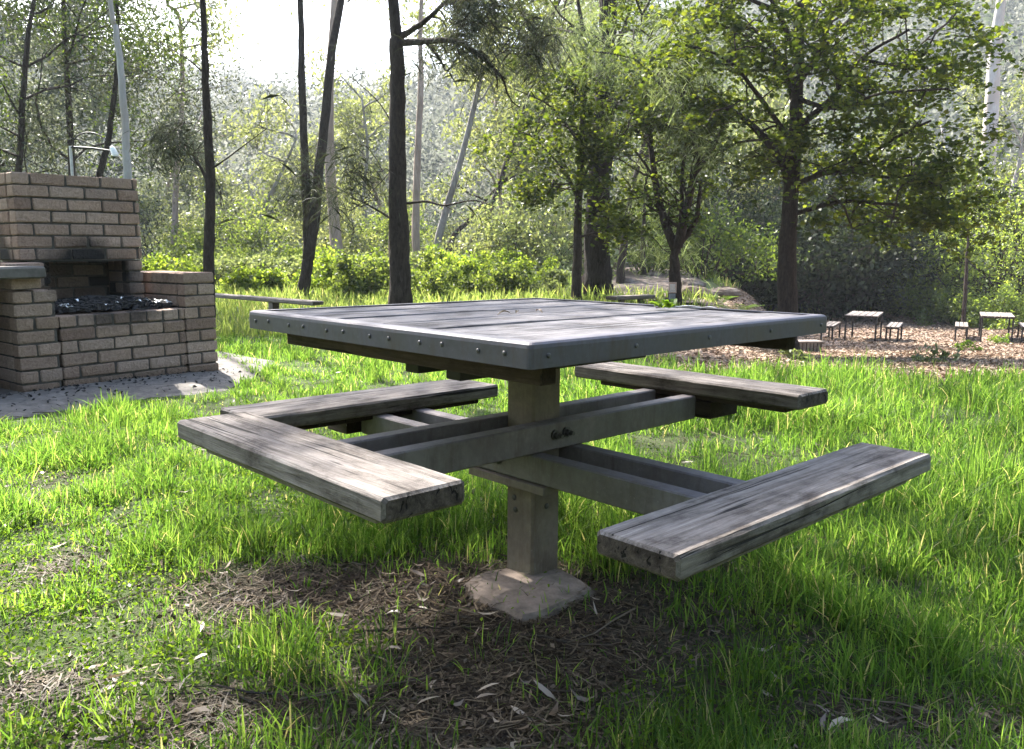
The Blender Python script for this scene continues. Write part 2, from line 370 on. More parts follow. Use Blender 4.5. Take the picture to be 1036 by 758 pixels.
# ------------------------------------------------------------------ ground sheet
def green_mask(x, y):
    """1 where the lawn grows, 0 on the bark litter flat"""
    x = np.asarray(x, float); y = np.asarray(y, float)
    edge = 6.1+.3*vnoise(x, y*0, 1.2, 21)
    lit = sst(edge-.25, edge+.35, y)*sst(1.0, 1.9, x-np.clip((y-8)*.32, 0, 5.5)+.3)*(1-sst(33, 37, y-.3*(x-8)+1.5*vnoise(x, y, 4, 5)))
    return 1-lit
def bare_near(x, y):
    """bare, leaf-strewn soil in the near lawn"""
    x = np.asarray(x, float); y = np.asarray(y, float)
    def bl(cx, cy, rx, ry): return np.exp(-(((x-cx)/rx)**2+((y-cy)/ry)**2))
    b = 1.3*bl(.02, 2.05, .46, .28)+1.05*bl(-.5, 2.18, .48, .19)+.8*bl(-.06, 1.72, .30, .24)+.95*bl(-.08, 1.42, .36, .2)+.8*bl(-1.3, 2.35, .16, .16)
    b = b+.75*bl(-.62, 1.55, .22, .10)+.8*bl(-.98, 1.62, .12, .12)+.5*bl(.55, 2.9, .25, .12)+.4*bl(.95, 2.4, .35, .12)+.6*bl(-1.7, 3.2, .35, .12)+.55*bl(.85, 1.5, .3, .12)-.5*bl(-.42, 1.85, .2, .12)
    return np.clip(b+.42*fbm(x, y, .34, 31), 0, 1)
def build_ground():
    ys = np.concatenate([np.linspace(-30, -2, 12)[:-1], np.linspace(-2, 9, 130)[:-1], np.geomspace(9, 900, 170)])
    t = np.linspace(-1, 1, 221); xs = np.sinh(t*6.2)/math.sinh(6.2)*900
    X, Y = np.meshgrid(xs, ys)
    Z = tz(X, Y)
    n, mcols = X.shape
    V = np.stack([X, Y, Z], -1).reshape(-1, 3)
    i = np.arange(n-1)[:, None]*mcols+np.arange(mcols-1)[None]
    F = np.stack([i, i+1, i+mcols+1, i+mcols], -1).reshape(-1, 4)
    me = bpy.data.meshes.new('ground'); me.from_pydata(V.tolist(), [], F.tolist())
    gm = green_mask(V[:, 0], V[:, 1]); bn = bare_near(V[:, 0], V[:, 1])*(V[:, 1] < 5)
    a = me.attributes.new('litter', 'FLOAT', 'POINT'); a.data.foreach_set('value', (1-gm).astype(np.float32))
    a = me.attributes.new('green', 'FLOAT', 'POINT'); a.data.foreach_set('value', (np.clip(gm*(1-bn)*.8, 0, 1)).astype(np.float32))
    o = fin(me, 'ground', M['ground'], smooth=True); tag(o, kind='structure'); return o
build_ground()

# ------------------------------------------------------------------ picnic table
YAW = -.821
TC = np.array([.062, 2.306, 0.])
table = empty('picnic_table', TC, YAW)
tag(table, 'square grey picnic table with steel rim and four plank seats on a single post', 'picnic table')
HALF = math.pi/2
# along = 'b' pieces are rotated so that their local X runs along the table's b axis
def plank(name, a0, a1, b0, b1, z0, z1, along, mat, bev=.007, parent=table, warp=.0015):
    mb = MB()
    L, Wd = (a1-a0, b1-b0) if along == 'a' else (b1-b0, a1-a0)
    n = 12; xs = np.linspace(-L/2, L/2, n+1)
    prof = [(-Wd/2+bev, z0), (Wd/2-bev, z0), (Wd/2, z0+bev), (Wd/2, z1-bev), (Wd/2-bev, z1), (-Wd/2+bev, z1), (-Wd/2, z1-bev), (-Wd/2, z0+bev)]
    rings = [(-L/2, .88)] + [(x, 1.) for x in np.linspace(-L/2+bev, L/2-bev, n+1)] + [(L/2, .88)]
    v = []
    zc = (z0+z1)/2
    for x, s_ in rings:
        ins = bev if s_ < 1 else 0
        for (y, z) in prof:
            yy = y-np.sign(y)*ins; zz = z-np.sign(z-zc)*ins
            v.append((x, yy+rnd.uniform(-warp, warp)*.5, zz+rnd.uniform(-warp, warp)*.35))
    f = []; K = len(rings)
    for i in range(K-1):
        for j in range(8): f.append((i*8+j, i*8+(j+1) % 8, (i+1)*8+(j+1) % 8, (i+1)*8+j))
    f.append(tuple(range(8))[::-1]); f.append(tuple(range((K-1)*8, K*8)))
    mb.add(v, f)
    return mb, ((a0+a1)/2, (b0+b1)/2, 0), (0, 0, 0 if along == 'a' else HALF)
def put(name, args, mat, parent=table):
    mb, loc, rot = args
    return mb.build(name, mat, parent, False, loc, rot)
H = .571; ZT = .76
# tabletop : six boards along b, local X along b
mb = MB(); loc = (0, 0, 0)
for i in range(6):
    c = -.475+.19*i
    pb, _, _ = plank('x', 0, .177, -H+.006, H-.006, ZT-.043, ZT-.003-rnd.uniform(0, .003), 'b', None, .006, None, .002)
    v = np.concatenate(pb.v); v[:, 1] += -c; mb.add(v, pb.f)
mb.build('tabletop', M['top_wood'], table, False, (0, 0, 0), (0, 0, HALF))
# steel rim: angle with a rounded upper edge, mitred corners; outer face and narrow top lip
def rim():
    prof = [(H-.004, ZT-.05), (H, ZT-.05), (H, ZT-.012), (H-.0015, ZT-.005), (H-.006, ZT-.001), (H-.014, ZT), (H-.034, ZT), (H-.034, ZT-.0035), (H-.012, ZT-.004), (H-.005, ZT-.013)]
    n = len(prof); v = []; 
    cr = .010
    ring = []
    for cx, cy in ((1, -1), (1, 1), (-1, 1), (-1, -1)):
        base = math.atan2(cy, cx)
        for da in (-HALF/2, -HALF/6, HALF/6, HALF/2): ring.append((cx, cy, base+da))
    for cx, cy, ang in ring:
        for r_, z in prof:
            k_ = cr if r_ > H-.02 else cr*.4
            v.append((cx*(r_-k_)+k_*math.cos(ang)*1., cy*(r_-k_)+k_*math.sin(ang), z))
    f = []; K = len(ring)
    for i in range(K):
        for j in range(n): f.append((i*n+j, ((i+1) % K)*n+j, ((i+1) % K)*n+(j+1) % n, i*n+(j+1) % n))
    mb = MB(); mb.add(v, f); return mb
rim().build('steel_rim', M['band'], table)
def bolt_head(mb, p, nrm, r=.0065, h=.004):
    p = np.array(p, float); nrm = np.array(nrm, float)
    mb.tube([p, p+nrm*h*.5, p+nrm*h*.85, p+nrm*h], [r, r*.95, r*.7, r*.3], 10)
def bolt(p, nrm, r=.0052, h=.0035, mat='bolt'):
    mb = MB(); bolt_head(mb, p, nrm, r, h); mb.build('bolt', M[mat], table, True)
for i in range(6):
    for d in (-.038, .038):
        for sgn in (-1, 1):
            bolt((-.475+.19*i+d-.018+.006, sgn*H, ZT-.026+rnd.uniform(-.002, .002)), (0, sgn, 0))
for b_ in (-.524, -.265, 0, .269, .532):
    for sgn in (-1, 1): bolt((sgn*H, b_, ZT-.027), (sgn, 0, 0))
# under-frame
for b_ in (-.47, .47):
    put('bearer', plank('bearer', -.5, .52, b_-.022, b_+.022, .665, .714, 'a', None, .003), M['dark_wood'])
for a_ in (-.085, .085):
    mb = MB(); mb.box((a_-.028, -.36, .615), (a_+.028, .36, .662), .002); mb.build('top_channel', M['black_steel'], table)
mb = MB(); mb.box((-.13, -.13, .655), (.13, .13, .661), 0); mb.box((-.1, -.44, .663), (.1, .44, .712), 0); mb.build('top_plate', M['black_steel'], table)
# post
PW = .055
mb = MB(); mb.box((-PW, -PW, -.05), (PW, PW, .655), .007); mb.build('post', M['post'], table)
mb = MB()
ft = []
for i in range(20):
    a_ = i/20*2*math.pi+.1; q = max(abs(math.cos(a_)), abs(math.sin(a_))); rr = (.150+rnd.uniform(-.009, .009))/q*(.75+.25*q)
    ft.append((.085+rr*math.cos(a_), -.10+rr*math.sin(a_)))
sc_ = lambda x, y, k_, z: (.085+(x-.085)*k_, -.10+(y+.10)*k_, z)
jz = [rnd.uniform(-.003, .003) for _ in range(20)]
v = []
for k_, z in ((1.06, -.05), (1.0, .006), (.93, .017), (.6, .021), (.3, .023)):
    v += [sc_(x, y, k_, z+(jz[i] if k_ > .9 else jz[i]*.3)) for i, (x, y) in enumerate(ft)]
v.append((.085, -.10, .023))
f = [(r*20+i, r*20+(i+1) % 20, (r+1)*20+(i+1) % 20, (r+1)*20+i) for r in range(4) for i in range(20)]+[(80+i, 80+(i+1) % 20, 100) for i in range(20)]
mb.add(v, f); mb.build('footing', M['footing'], table, False)
# seat beams (steel channels in pairs)
def chan(a0, a1, b0, b1, z0, z1, nm='seat_beam'):
    mb = MB(); mb.box((a0, b0, z0), (a1, b1, z1), .004); return mb.build(nm, M['beam'], table)
for s_ in (-1, 1):
    lo, hi = (PW+.0015, PW+.05) if s_ > 0 else (-PW-.05, -PW-.0015)
    chan(lo, hi, -.74, .64, .390, .466)
    chan(-.735, .74, lo, hi, .312, .387)
mb = MB(); mb.box((-.15, -.115, .288), (.155, -.056, .3095), .001); mb.box((-.15, .056, .284), (.155, .122, .309), .001); mb.build('bracket_plate', M['post'], table)
for (b_, z_) in ((-.022, .432), (.022, .434)):
    mb = MB(); p = np.array([.105, b_, z_]); mb.tube([p, p+[.006, 0, 0]], [.015, .015], 12); mb.tube([p+[.006, 0, 0], p+[.016, 0, 0]], [.0105, .0105], 6); mb.tube([p+[.016, 0, 0], p+[.03, 0, 0]], [.006, .006], 8)
    mb.build('through_bolt', M['bolt'], table)
for (a_, z_) in ((-.075, .352), (-.03, .350)):
    mb = MB(); p = np.array([a_, -.105, z_]); mb.tube([p, p-[0, .004, 0]], [.012, .012], 12); mb.tube([p-[0, .004, 0], p-[0, .012, 0]], [.009, .009], 6); mb.build('through_bolt', M['bolt'], table)
for (p, n_) in (((-.015, -PW, .20), (0, -1, 0)), ((PW, .0, .215), (1, 0, 0)), ((-.02, -PW, .235), (0, -1, 0))): bolt(p, n_, .009, .004)
# seats
seats = {'A': (-.364, .522, -.864, -.683, .515, 'a'), 'D': (-.43, .47, .63, .81, .515, 'a'),
         'C': (-.872, -.635, -.538, .44, .435, 'b'), 'E': (.708, .889, -.54, .512, .435, 'b')}
for kx, (a0, a1, b0, b1, z, al) in seats.items():
    so_ = put('seat', plank('seat', a0, a1, b0, b1, z-.046, z, al, None, .006), M['seat_wood'])
    mb = MB()
    if al == 'a': mb.box((a0+.11, b0+.025, z-.064), (a1-.06, b1-.03, z-.048), .001)
    else: mb.box((a0+.03, b0+.12, z-.064), (a1-.025, b1-.08, z-.048), .001)
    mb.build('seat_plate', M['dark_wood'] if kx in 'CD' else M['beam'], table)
mb = MB()
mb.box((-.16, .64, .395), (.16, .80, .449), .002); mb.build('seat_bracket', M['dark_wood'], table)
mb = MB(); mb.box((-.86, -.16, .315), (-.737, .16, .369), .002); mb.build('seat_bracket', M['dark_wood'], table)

def t2w(a, b, z):
    c, s = math.cos(YAW), math.sin(YAW); return (TC[0]+c*a-s*b, TC[1]+s*a+c*b, z)
# things lying on the table
def leaf_blade(mb, p, ang, L, Wd, tilt=.2, curl=.15):
    p = np.array(p, float); d = np.array([math.cos(ang), math.sin(ang), 0]); q = np.array([-d[1], d[0], 0])
    n = 6; v = []
    for i in range(n+1):
        t = i/n; w_ = Wd*math.sin(math.pi*(.06+.9*t))**.8; c_ = p+d*L*t+np.array([0, 0, L*(tilt*t+curl*math.sin(math.pi*t))])
        v += [c_-q*w_/2+np.array([0, 0, w_*.25]), c_, c_+q*w_/2+np.array([0, 0, w_*.25])]
    f = []
    for i in range(n):
        for j in (0, 1): f.append((i*3+j, i*3+j+1, (i+1)*3+j+1, (i+1)*3+j))
    mb.add(v, f)
sprig = empty('leaf_sprig', t2w(.15, .40, ZT+.001))
tag(sprig, 'small fresh green leaf sprig lying near the far right edge of the table top', 'leaf sprig')
mb = MB()
for i in range(16): leaf_blade(mb, (rnd.uniform(-.025, .025), rnd.uniform(-.02, .02), .003), rnd.uniform(0, 6.28), rnd.uniform(.02, .045), rnd.uniform(.012, .022), rnd.uniform(.1, .7))
mb.build('leaf', M['lf_fern'], sprig)
mb = MB(); mb.tube([(-.03, 0, .003), (0, .004, .006), (.035, -.003, .003)], [.0015, .0015, .001], 5); mb.build('stem', M['bark_mid'], sprig)
fea = empty('feather', t2w(.20, .44, ZT+.001), YAW+.75)
tag(fea, 'thin white feather lying beside the green sprig on the table top', 'feather')
mb = MB(); leaf_blade(mb, (-.045, 0, .003), .0, .09, .016, .02, .03); leaf_blade(mb, (.035, -.004, .003), -.3, .05, .012, .02, .05); mb.build('vane', M['white_paint'], fea)
mb = MB(); mb.tube([(-.06, 0, .003), (0, 0, .006), (.07, -.012, .004)], [.0012, .001, .0006], 5); mb.build('shaft', M['white_paint'], fea)
for i, (a_, b_, ang, L, lab) in enumerate(((.045, -.18, .3, .035, 'curled dark dead leaf on the middle of the table top, left of the tan flake'),
                         (.02, -.09, 1.3, .022, 'tiny dark leaf fragment on the table top between two larger ones'), (.06, -.03, 2.2, .028, 'small tan dry leaf flake on the table top, right of the dark curled leaf'))):
    mb = MB(); leaf_blade(mb, (0, 0, .002), ang, L, L*.4, .15, .2)
    o = mb.build('dead_leaf', M['straw'] if i < 2 else M['dead_leaf'], None, False, t2w(a_, b_, ZT))
    tag(o, lab, 'leaf', 'dry leaves on the table')

# ------------------------------------------------------------------ brick barbecue
BQ = empty('brick_barbecue', (-3.113, 5.254, -.01), math.atan2(.772, .636))
BQ.rotation_euler = (0, -.013, math.atan2(.772, .636))
tag(BQ, 'brown brick barbecue with sooty hearth and chimney block at the lawn\'s left edge', 'barbecue')
CH = .086; BRL, BRH, BRW = .228, .073, .108
def brick_wall(name, s0, s1, t0, t1, z0, courses, ends=True, header_top=False, start=0, parent=BQ):
    """wall with mortar core and individually modelled bricks on its faces. x=s, y=t"""
    parts = MB(); core = MB(); zt = z0+courses*CH
    core.box((s0+.014, t0+.014, z0), (s1-.014, t1-.014, zt-.012)); 
    for c in range(courses):
        z = z0+c*CH; par = (c+start) % 2
        def run(u0, u1, fn, off, bl=BRL+.01):
            u = u0-off
            while u < u1-.01:
                a, b = max(u, u0), min(u+bl-.012, u1)
                if u1-b < .03: b = u1
                if b-a > .025: fn(a+rnd.uniform(0, .003), b-rnd.uniform(0, .003))
                u = b+.012 if b < u1 else u1
        zz0, zz1 = z+.005, z+.005+BRH
        D = .06
        j = lambda: rnd.uniform(-.003, .003)
        hd = header_top and c == courses-1
        off = (.12 if par else 0)
        run(s0, s1, lambda a, b: parts.box((a, t0+j(), zz0), (b, min(t0+BRW, (t0+t1)/2-.001), zz1), .006, .0035), off if not hd else 0, .12 if hd else BRL+.01)
        run(s0, s1, lambda a, b: parts.box((a, max(t1-BRW, (t0+t1)/2+.001), zz0), (b, t1+j(), zz1), .006, .0035), off)
        if t1-t0 > 2*BRW+.05:
            run(t0+BRW+.01, t1-BRW-.01, lambda a, b: parts.box((s0+j(), a, zz0), (min(s0+BRW, (s0+s1)/2-.001), b, zz1), .005, .0015), .12 if par == 0 else 0)
            run(t0+BRW+.01, t1-BRW-.01, lambda a, b: parts.box((max(s1-BRW, (s0+s1)/2+.001), a, zz0), (s1+j(), b, zz1), .005, .0015), .12 if par == 0 else 0)
            if c == courses-1 and s1-s0 > 2*BRW+.05:
                run(s0+BRW+.01, s1-BRW-.01, lambda a, b: parts.box((a, t0+BRW+.01, zz0), (b, t1-BRW-.01, zz1), .005, .0015), 0)
    o = parts.build(name, M['brick'], parent); core.build('mortar', M['mortar'], o); return o
brick_wall('pier', -.03, .228, 0, .478, 0, 8)
brick_wall('left_cheek', .03, .262, .245, .60, .690, 2, start=1)
brick_wall('hearth_wall', .231, 1.108, .004, .40, 0, 6, header_top=True)
brick_wall('right_cheek', 1.112, 1.357, 0, .93, 0, 9)
brick_wall('right_jamb', .946, 1.062, .490, .93, .52, 4, start=1)
brick_wall('left_jamb', .20, .44, .61, .93, .52, 4)
brick_wall('back_wall', .442, .944, .80, .93, .40, 6)
brick_wall('chimney', .197, 1.060, .478, .93, .866, 7, start=1)
mb = MB(); mb.box((.25, .49, .856), (1.06, .92, .864)); mb.build('lintel', M['black_steel'], BQ)
mb = MB(); mb.box((.12, .42, .0), (1.10, .92, .516)); mb.build('hearth_base', M['mortar'], BQ)
mb = MB(); mb.box((-.70, -.05, .762), (.158, .50, .836), .012, .003); mb.build('bench_slab', M['slab'], BQ)
brick_wall('slab_course', -.03, .15, .02, .24, .690, 1)
brick_wall('far_pier', -.66, -.43, 0, .478, 0, 9)
brick_wall('bench_back', -.43, -.035, .36, .478, 0, 9)
# ash and charcoal heap on the hearth: rests in it, so a thing of its own
c_, s_ = .636, .772
bqw = lambda s, t, z: (-3.113+.636*s-.772*t, 5.254+.772*s+.636*t, z+.013*s-.01)
mb = MB()
gx, gy = np.meshgrid(np.linspace(0, 1, 30), np.linspace(0, 1, 14))
sx = .28+gx*.80; ty = .12+gy*.62
hz = .525+.065*np.sin(np.pi*gx)**.6*np.sin(np.pi*gy)**.8+.012*R.standard_normal(gx.shape)
V = [bqw(a, b, c) for a, b, c in zip(sx.ravel(), ty.ravel(), hz.ravel())]
mb.add(V, [(r*30+c, r*30+c+1, (r+1)*30+c+1, (r+1)*30+c) for r in range(13) for c in range(29)])
for i in range(900):
    a, b = rnd.uniform(0, 1), rnd.uniform(0, 1)
    p = np.array(bqw(.28+a*.8, .12+b*.62, .53+.065*math.sin(math.pi*a)**.6*math.sin(math.pi*b)**.8)); s = rnd.uniform(.006, .02)
    vv = np.array([(-1,-1,-1),(1,-1,-1),(1,1,-1),(-1,1,-1),(-1,-1,1),(1,-1,1),(1,1,1),(-1,1,1)])*s*np.array([1.3, .8, .6])
    an = rnd.uniform(0, 6.3); vv = vv+R.uniform(-s*.4, s*.4, vv.shape); x_ = vv[:, 0]*math.cos(an)-vv[:, 1]*math.sin(an); y_ = vv[:, 0]*math.sin(an)+vv[:, 1]*math.cos(an)
    mb.add(np.stack([x_, y_, vv[:, 2]], 1)+p, [(3,2,1,0),(4,5,6,7),(0,1,5,4),(1,2,6,5),(2,3,7,6),(3,0,4,7)])
o = mb.build('charcoal', M['ash']); tag(o, 'heap of black charcoal and ash filling the brick hearth', 'charcoal', kind='stuff')
mb = MB()
for i in range(34):
    a = rnd.choice([rnd.uniform(.02, .1), rnd.uniform(.86, 1.0), rnd.uniform(.8, 1.02), rnd.uniform(0, 1)]); b = rnd.uniform(0, .25)
    p = np.array(bqw(.28+a*.8, .12+b*.62, .548+.06*math.sin(math.pi*a)**.6*math.sin(math.pi*b)**.8))
    leaf_blade(mb, p, rnd.uniform(0, 6.3), rnd.uniform(.02, .05), rnd.uniform(.012, .025), rnd.uniform(-.1, .3), .15)
o = mb.build('paper_ash', M['white_paint']); tag(o, 'scraps of white ash and burnt paper on the charcoal heap', 'ash', kind='stuff')
# ashy pad in front of it
mb = MB(); n = 40; V = []; bd = []
for i in range(n+1):
    s = -1.6+3.6*i/n; fr = -.88+.05*math.sin(i*.9)+rnd.uniform(-.04, .04)+max(0, s-1.0)*1.0
    for j in range(7):
        t = fr+(1.25-fr)*j/6; x, y, _ = bqw(s, t, 0); V.append((x, y, float(tz(x, y))+.012+(.012 if j not in (0,) else -.03)+rnd.uniform(-.003, .003)))
mb.add(V, [(i*7+j, (i+1)*7+j, (i+1)*7+j+1, i*7+j+1) for i in range(n) for j in range(6)])
o = mb.build('paving', M['pad'], None, True); tag(o, kind='structure')

# galvanised lamp / tap stand behind the barbecue
p0 = at(79, 260, 8.6); gz0 = float(tz(p0[0], p0[1]))
lamp = empty('pole_lamp', (p0[0], p0[1], gz0)); tag(lamp, 'thin galvanised pole with curved black bracket and white lamp behind the brick chimney', 'lamp')
mb = MB(); zt = at(79, 148, 8.6)[2]-gz0; mb.tube([(0, 0, -.1), (0, 0, zt)], [.014, .014], 10); mb.build('pole', M['galv'], lamp)
mb = MB()
L = .42
mb.tube([(0, 0, zt-.01), (L*.5, 0, zt-.02), (L*.98, 0, zt-.045)], [.012, .012, .009], 8)
arc = [(L*.12+.30*(1-math.cos(a))*.55-.02, 0, zt+.02+.115*math.sin(a)) for a in np.linspace(0, 2.5, 10)]
mb.tube([(0.01, 0, zt-.02)]+arc, [.007]*11, 6); mb.tube([(.03, 0, zt+.075), (.1, 0, zt+.06), (.24, 0, zt+.005)], [.006]*3, 6)
mb.build('bracket', M['black_steel'], lamp)
mb = MB(); mb.tube([(L+.02, 0, zt-.10), (L+.03, 0, zt-.085), (L+.0, 0, zt-.015), (L-.01, 0, zt)], [.036, .034, .026, .012], 14); mb.build('lamp_shade', M['white_paint'], lamp, True)
mb = MB(); mb.tube([(L+.02, 0, zt-.112), (L+.02, 0, zt-.102)], [.036, .038], 14); mb.build('lamp_rim', M['black_steel'], lamp)

# ------------------------------------------------------------------ foliage helpers
def unit(a): return a/(np.linalg.norm(a, axis=-1, keepdims=True)+1e-9)
def leaf_quads(C, size, aspect=.5, droop=0., flat=0., sizevar=.35, dirs=None, bend=.0):
    """C (N,3) leaf positions -> (N,4,3) rhombic leaves"""
    N = len(C); d = R.standard_normal((N, 3)) if dirs is None else dirs+.35*R.standard_normal((N, 3))
    d[:, 2] = d[:, 2]*(1-flat)-droop; d = unit(d)
    s = R.standard_normal((N, 3)); s[:, 2] *= (1-flat); s = unit(np.cross(d, unit(np.cross(d, s)+1e-6)))
    L = size*(1+sizevar*R.uniform(-1, 1, N))[:, None]; W = L*aspect
    p0 = C-d*L/2; p2 = C+d*L/2; m_ = C-d*L*.08
    nrm = np.cross(d, s)
    return np.stack([p0, m_+s*W/2+nrm*W*.15, p2, m_-s*W/2+nrm*W*.15], 1)
def maple_leaves(C, size):
    """lobed five-point leaf as a 8-vertex outline, roughly level"""
    N = len(C); d = R.standard_normal((N, 3)); d[:, 2] = d[:, 2]*.25-.35; d = unit(d)
    up = R.standard_normal((N, 3))*.55; up[:, 2] += 1; s = unit(np.cross(d, up)); 
    L = (size*(1+.4*R.uniform(-1, 1, N)))[:, None]; nn = np.cross(d, s)
    prof = [(-.5, 0, 0), (-.25, .45, .08), (.0, .25, 0), (.12, .42, .10), (.5, 0, -.05), (.12, -.42, .10), (.0, -.25, 0), (-.25, -.45, .08)]
    return np.stack([C+d*L*a+s*L*b+nn*L*c for a, b, c in prof], 1)

class Tree:
    """trunk + limbs as tubes, twig tips carry foliage"""
    def __init__(s, seed=None): s.mb = MB(); s.tips = []; s.nodes = []
    def reach(s, p, r=.012):
        "thin bough from the nearest limb out to p"
        A = np.concatenate(s.nodes); q = A[np.argmin(((A-p)**2).sum(1)+.6*np.clip(A[:, 2]-p[2], 0, 9)**2)]; L = np.linalg.norm(p-q)
        if L < .05: return
        m1 = q*.65+p*.35+np.array([0, 0, .10*L])+R.standard_normal(3)*.05*L; m2 = q*.3+p*.7+np.array([0, 0, .08*L])+R.standard_normal(3)*.04*L
        P = np.array([q, m1, m2, p]); s.mb.tube(P, [r+.006*L, r+.003*L, r, r*.7], 4, False); s.nodes.append(P[1:])
    def limb(s, pts, r0, r1, n=8, rough=.04, sub=4):
        pts = np.asarray(pts, float)
        # smooth resample (Catmull-Rom)
        P = np.vstack([pts[0]*2-pts[1], pts, pts[-1]*2-pts[-2]]); out = []
        for i in range(1, len(P)-2):
            for t in np.linspace(0, 1, sub, endpoint=False):
                a, b, c, d = P[i-1], P[i], P[i+1], P[i+2]
                out.append(.5*((2*b)+(-a+c)*t+(2*a-5*b+4*c-d)*t*t+(-a+3*b-3*c+d)*t**3))
        out.append(P[-2]); out = np.array(out); L = len(out)
        jit = np.minimum(r0, .08)*.10
        out[1:-1] += R.uniform(-1, 1, (L-2, 3))*jit
        rs = r0+(r1-r0)*np.linspace(0, 1, L)**.8
        s.mb.tube(out, rs, n, True, rough); s.nodes.append(out); return out, rs
    def snap(s, p):
        A = np.concatenate(s.nodes); return A[np.argmin(((A-p)**2).sum(1))]
    def grow(s, p, d, L, r, depth, droop=.0, wig=.25, nch=3, ratio=.62, up=0., flat=0.):
        k = max(3, int(3+L*1.2)); pts = [np.array(p, float)]; d = np.array(d, float); d /= np.linalg.norm(d)
        for i in range(k):
            d = d+R.standard_normal(3)*wig*np.array([1, 1, 1-flat*.6]); d[2] += (up-droop*(i/k)); d /= np.linalg.norm(d)
            pts.append(pts[-1]+d*L/k)
        pts = np.array(pts); rs = np.linspace(r, r*.35, len(pts))
        s.mb.tube(pts, rs, 5 if r > .03 else (4 if r > .012 else 3), False)
        if depth <= 0:
            for q in pts[1:]: s.tips.append((q, d.copy()))
            return
        if depth == 1:
            for q in pts[2:]: s.tips.append((q, d.copy()))
        for c in range(nch):
            t = rnd.uniform(.3, 1); i = min(len(pts)-2, int(t*(len(pts)-1))); q = pts[i]+(pts[i+1]-pts[i])*rnd.random()
            a = R.standard_normal(3); a[2] *= (1-flat*.8); a = a-d*np.dot(a, d); a /= np.linalg.norm(a)+1e-6
            s.grow(q, d*.6+a*.85, L*ratio*rnd.uniform(.7, 1.15), max(.004, r*.5), depth-1, droop, wig, nch, ratio, up, flat)
    def cloud(s, per, spread, flat=0.):
        T = np.array([t[0] for t in s.tips]); D = np.array([t[1] for t in s.tips])
        C = np.repeat(T, per, 0)+R.standard_normal((len(T)*per, 3))*spread*np.array([1, 1, 1-flat])
        return C, np.repeat(D, per, 0)
def put_tree(name, loc, label, cat, group, tr, bark, leaves, leafmat, nper=4, faces=None, crown='crown'):
    e = empty(name, loc); tag(e, label, cat, group); L = np.array(loc)
    tr.mb.v = [v-L for v in tr.mb.v]
    if tr.mb.n: tr.mb.build('trunk' if bark else 'stems', M[bark], e, True)
    if leaves is not None and len(leaves): polymesh(crown, leaves-L, nper, M[leafmat], e, faces)
    return e
def sub(C, D, n):
    if len(C) <= n: return C, D
    i = R.choice(len(C), n, replace=False); return C[i], D[i]
MAPLE_F = [[0, 1, 2, 7-0 if False else 7], ]
def hsv_split(L): return L
def ground_pt(px, Y):
    p = at(px, 300, Y); return np.array([p[0], Y, float(tz(p[0], Y))])
def line(px_pts, Y, dY=None):
    """trunk centre line surveyed at distance Y (dY: depth change per point)"""
    return [at(a, b, Y+(0 if dY is None else dY[i])) for i, (a, b) in enumerate(px_pts)]
GT = 'trees round the clearing'
def needles(tips, per, L, thick, droop=.7):
    """drooping she-oak needle tufts: long thin quads"""
    T = np.array([t[0] for t in tips]); N = len(T)*per
    C = np.repeat(T, per, 0)+R.standard_normal((N, 3))*L*.5
    d = R.standard_normal((N, 3)); d[:, 2] = d[:, 2]*.5-droop; d = unit(d); s = unit(np.cross(d, R.standard_normal((N, 3))))
    ln = (L*R.uniform(.5, 1.2, N))[:, None]; w_ = thick
    g2 = np.array([0, 0, -1.])*ln*.25
    return np.stack([C-s*w_/2, C+s*w_/2, C+d*ln*.5+s*w_/2, C+d*ln+g2, C+d*ln*.5-s*w_/2], 1)

# ---- T1 straight dark she-oak left
def sheoak(base_px, Y, pxs, width_px, height, label, branch=(), tufts=14, seed=0, tuft_h=(3.2, 9), topspread=2.2, bark='bark_dark', extra=None, need=12, nl=.24):
    g = ground_pt(base_px, Y); tr = Tree(); pts = [g+np.array([0, 0, -.15])]+line(pxs, Y)
    top = pts[-1]; d = (pts[-1]-pts[-2]); d /= np.linalg.norm(d); 
    pts += [top+d*(height-top[2])*.5+np.array([rnd.uniform(-.2, .2), 0, 0]), top+d*(height-top[2])+np.array([rnd.uniform(-.4, .4), 0, 0])]
    r = width_px/2/FPX*Y
    tr.limb([g+np.array([0, 0, -.15]), g+np.array([0, 0, .12])], r*1.45, r*1.12, 12, .06)
    tr.limb(pts, r*1.1, r*.25, 12, .05, 5)
    for (bp, br) in branch:
        o_, rs = tr.limb([at(a, b, Y+dy) for a, b, dy in bp], br, br*.35, 6, .05)
        for q in (o_[len(o_)//2], o_[-3], o_[-1]):
            nt_ = len(tr.tips); tr.grow(q, o_[-1]-o_[-2]+R.standard_normal(3)*.03, rnd.uniform(.25, .5), br*.3, 1, .15, .3, 2); del tr.tips[nt_+2:]
    P = np.array(pts)
    for i in range(tufts):
        z = rnd.uniform(*tuft_h); j = np.searchsorted(P[:, 2], z); j = min(max(j, 1), len(P)-1); t = (z-P[j-1, 2])/(P[j, 2]-P[j-1, 2]+1e-6)
        q = tr.snap(P[j-1]+(P[j]-P[j-1])*t); a = rnd.uniform(0, 6.3)
        tr.grow(q, (math.cos(a), math.sin(a), .35), topspread*rnd.uniform(.6, 1.1), r*.28, 2, .12, .22, 3, .55)
    if extra: extra(tr)
    lv = needles(tr.tips, need, nl, .0045*Y/10) if tr.tips else None
    return put_tree('she_oak_tree', g, label, 'tree', GT, tr, bark, lv, 'lf_needle', 5)
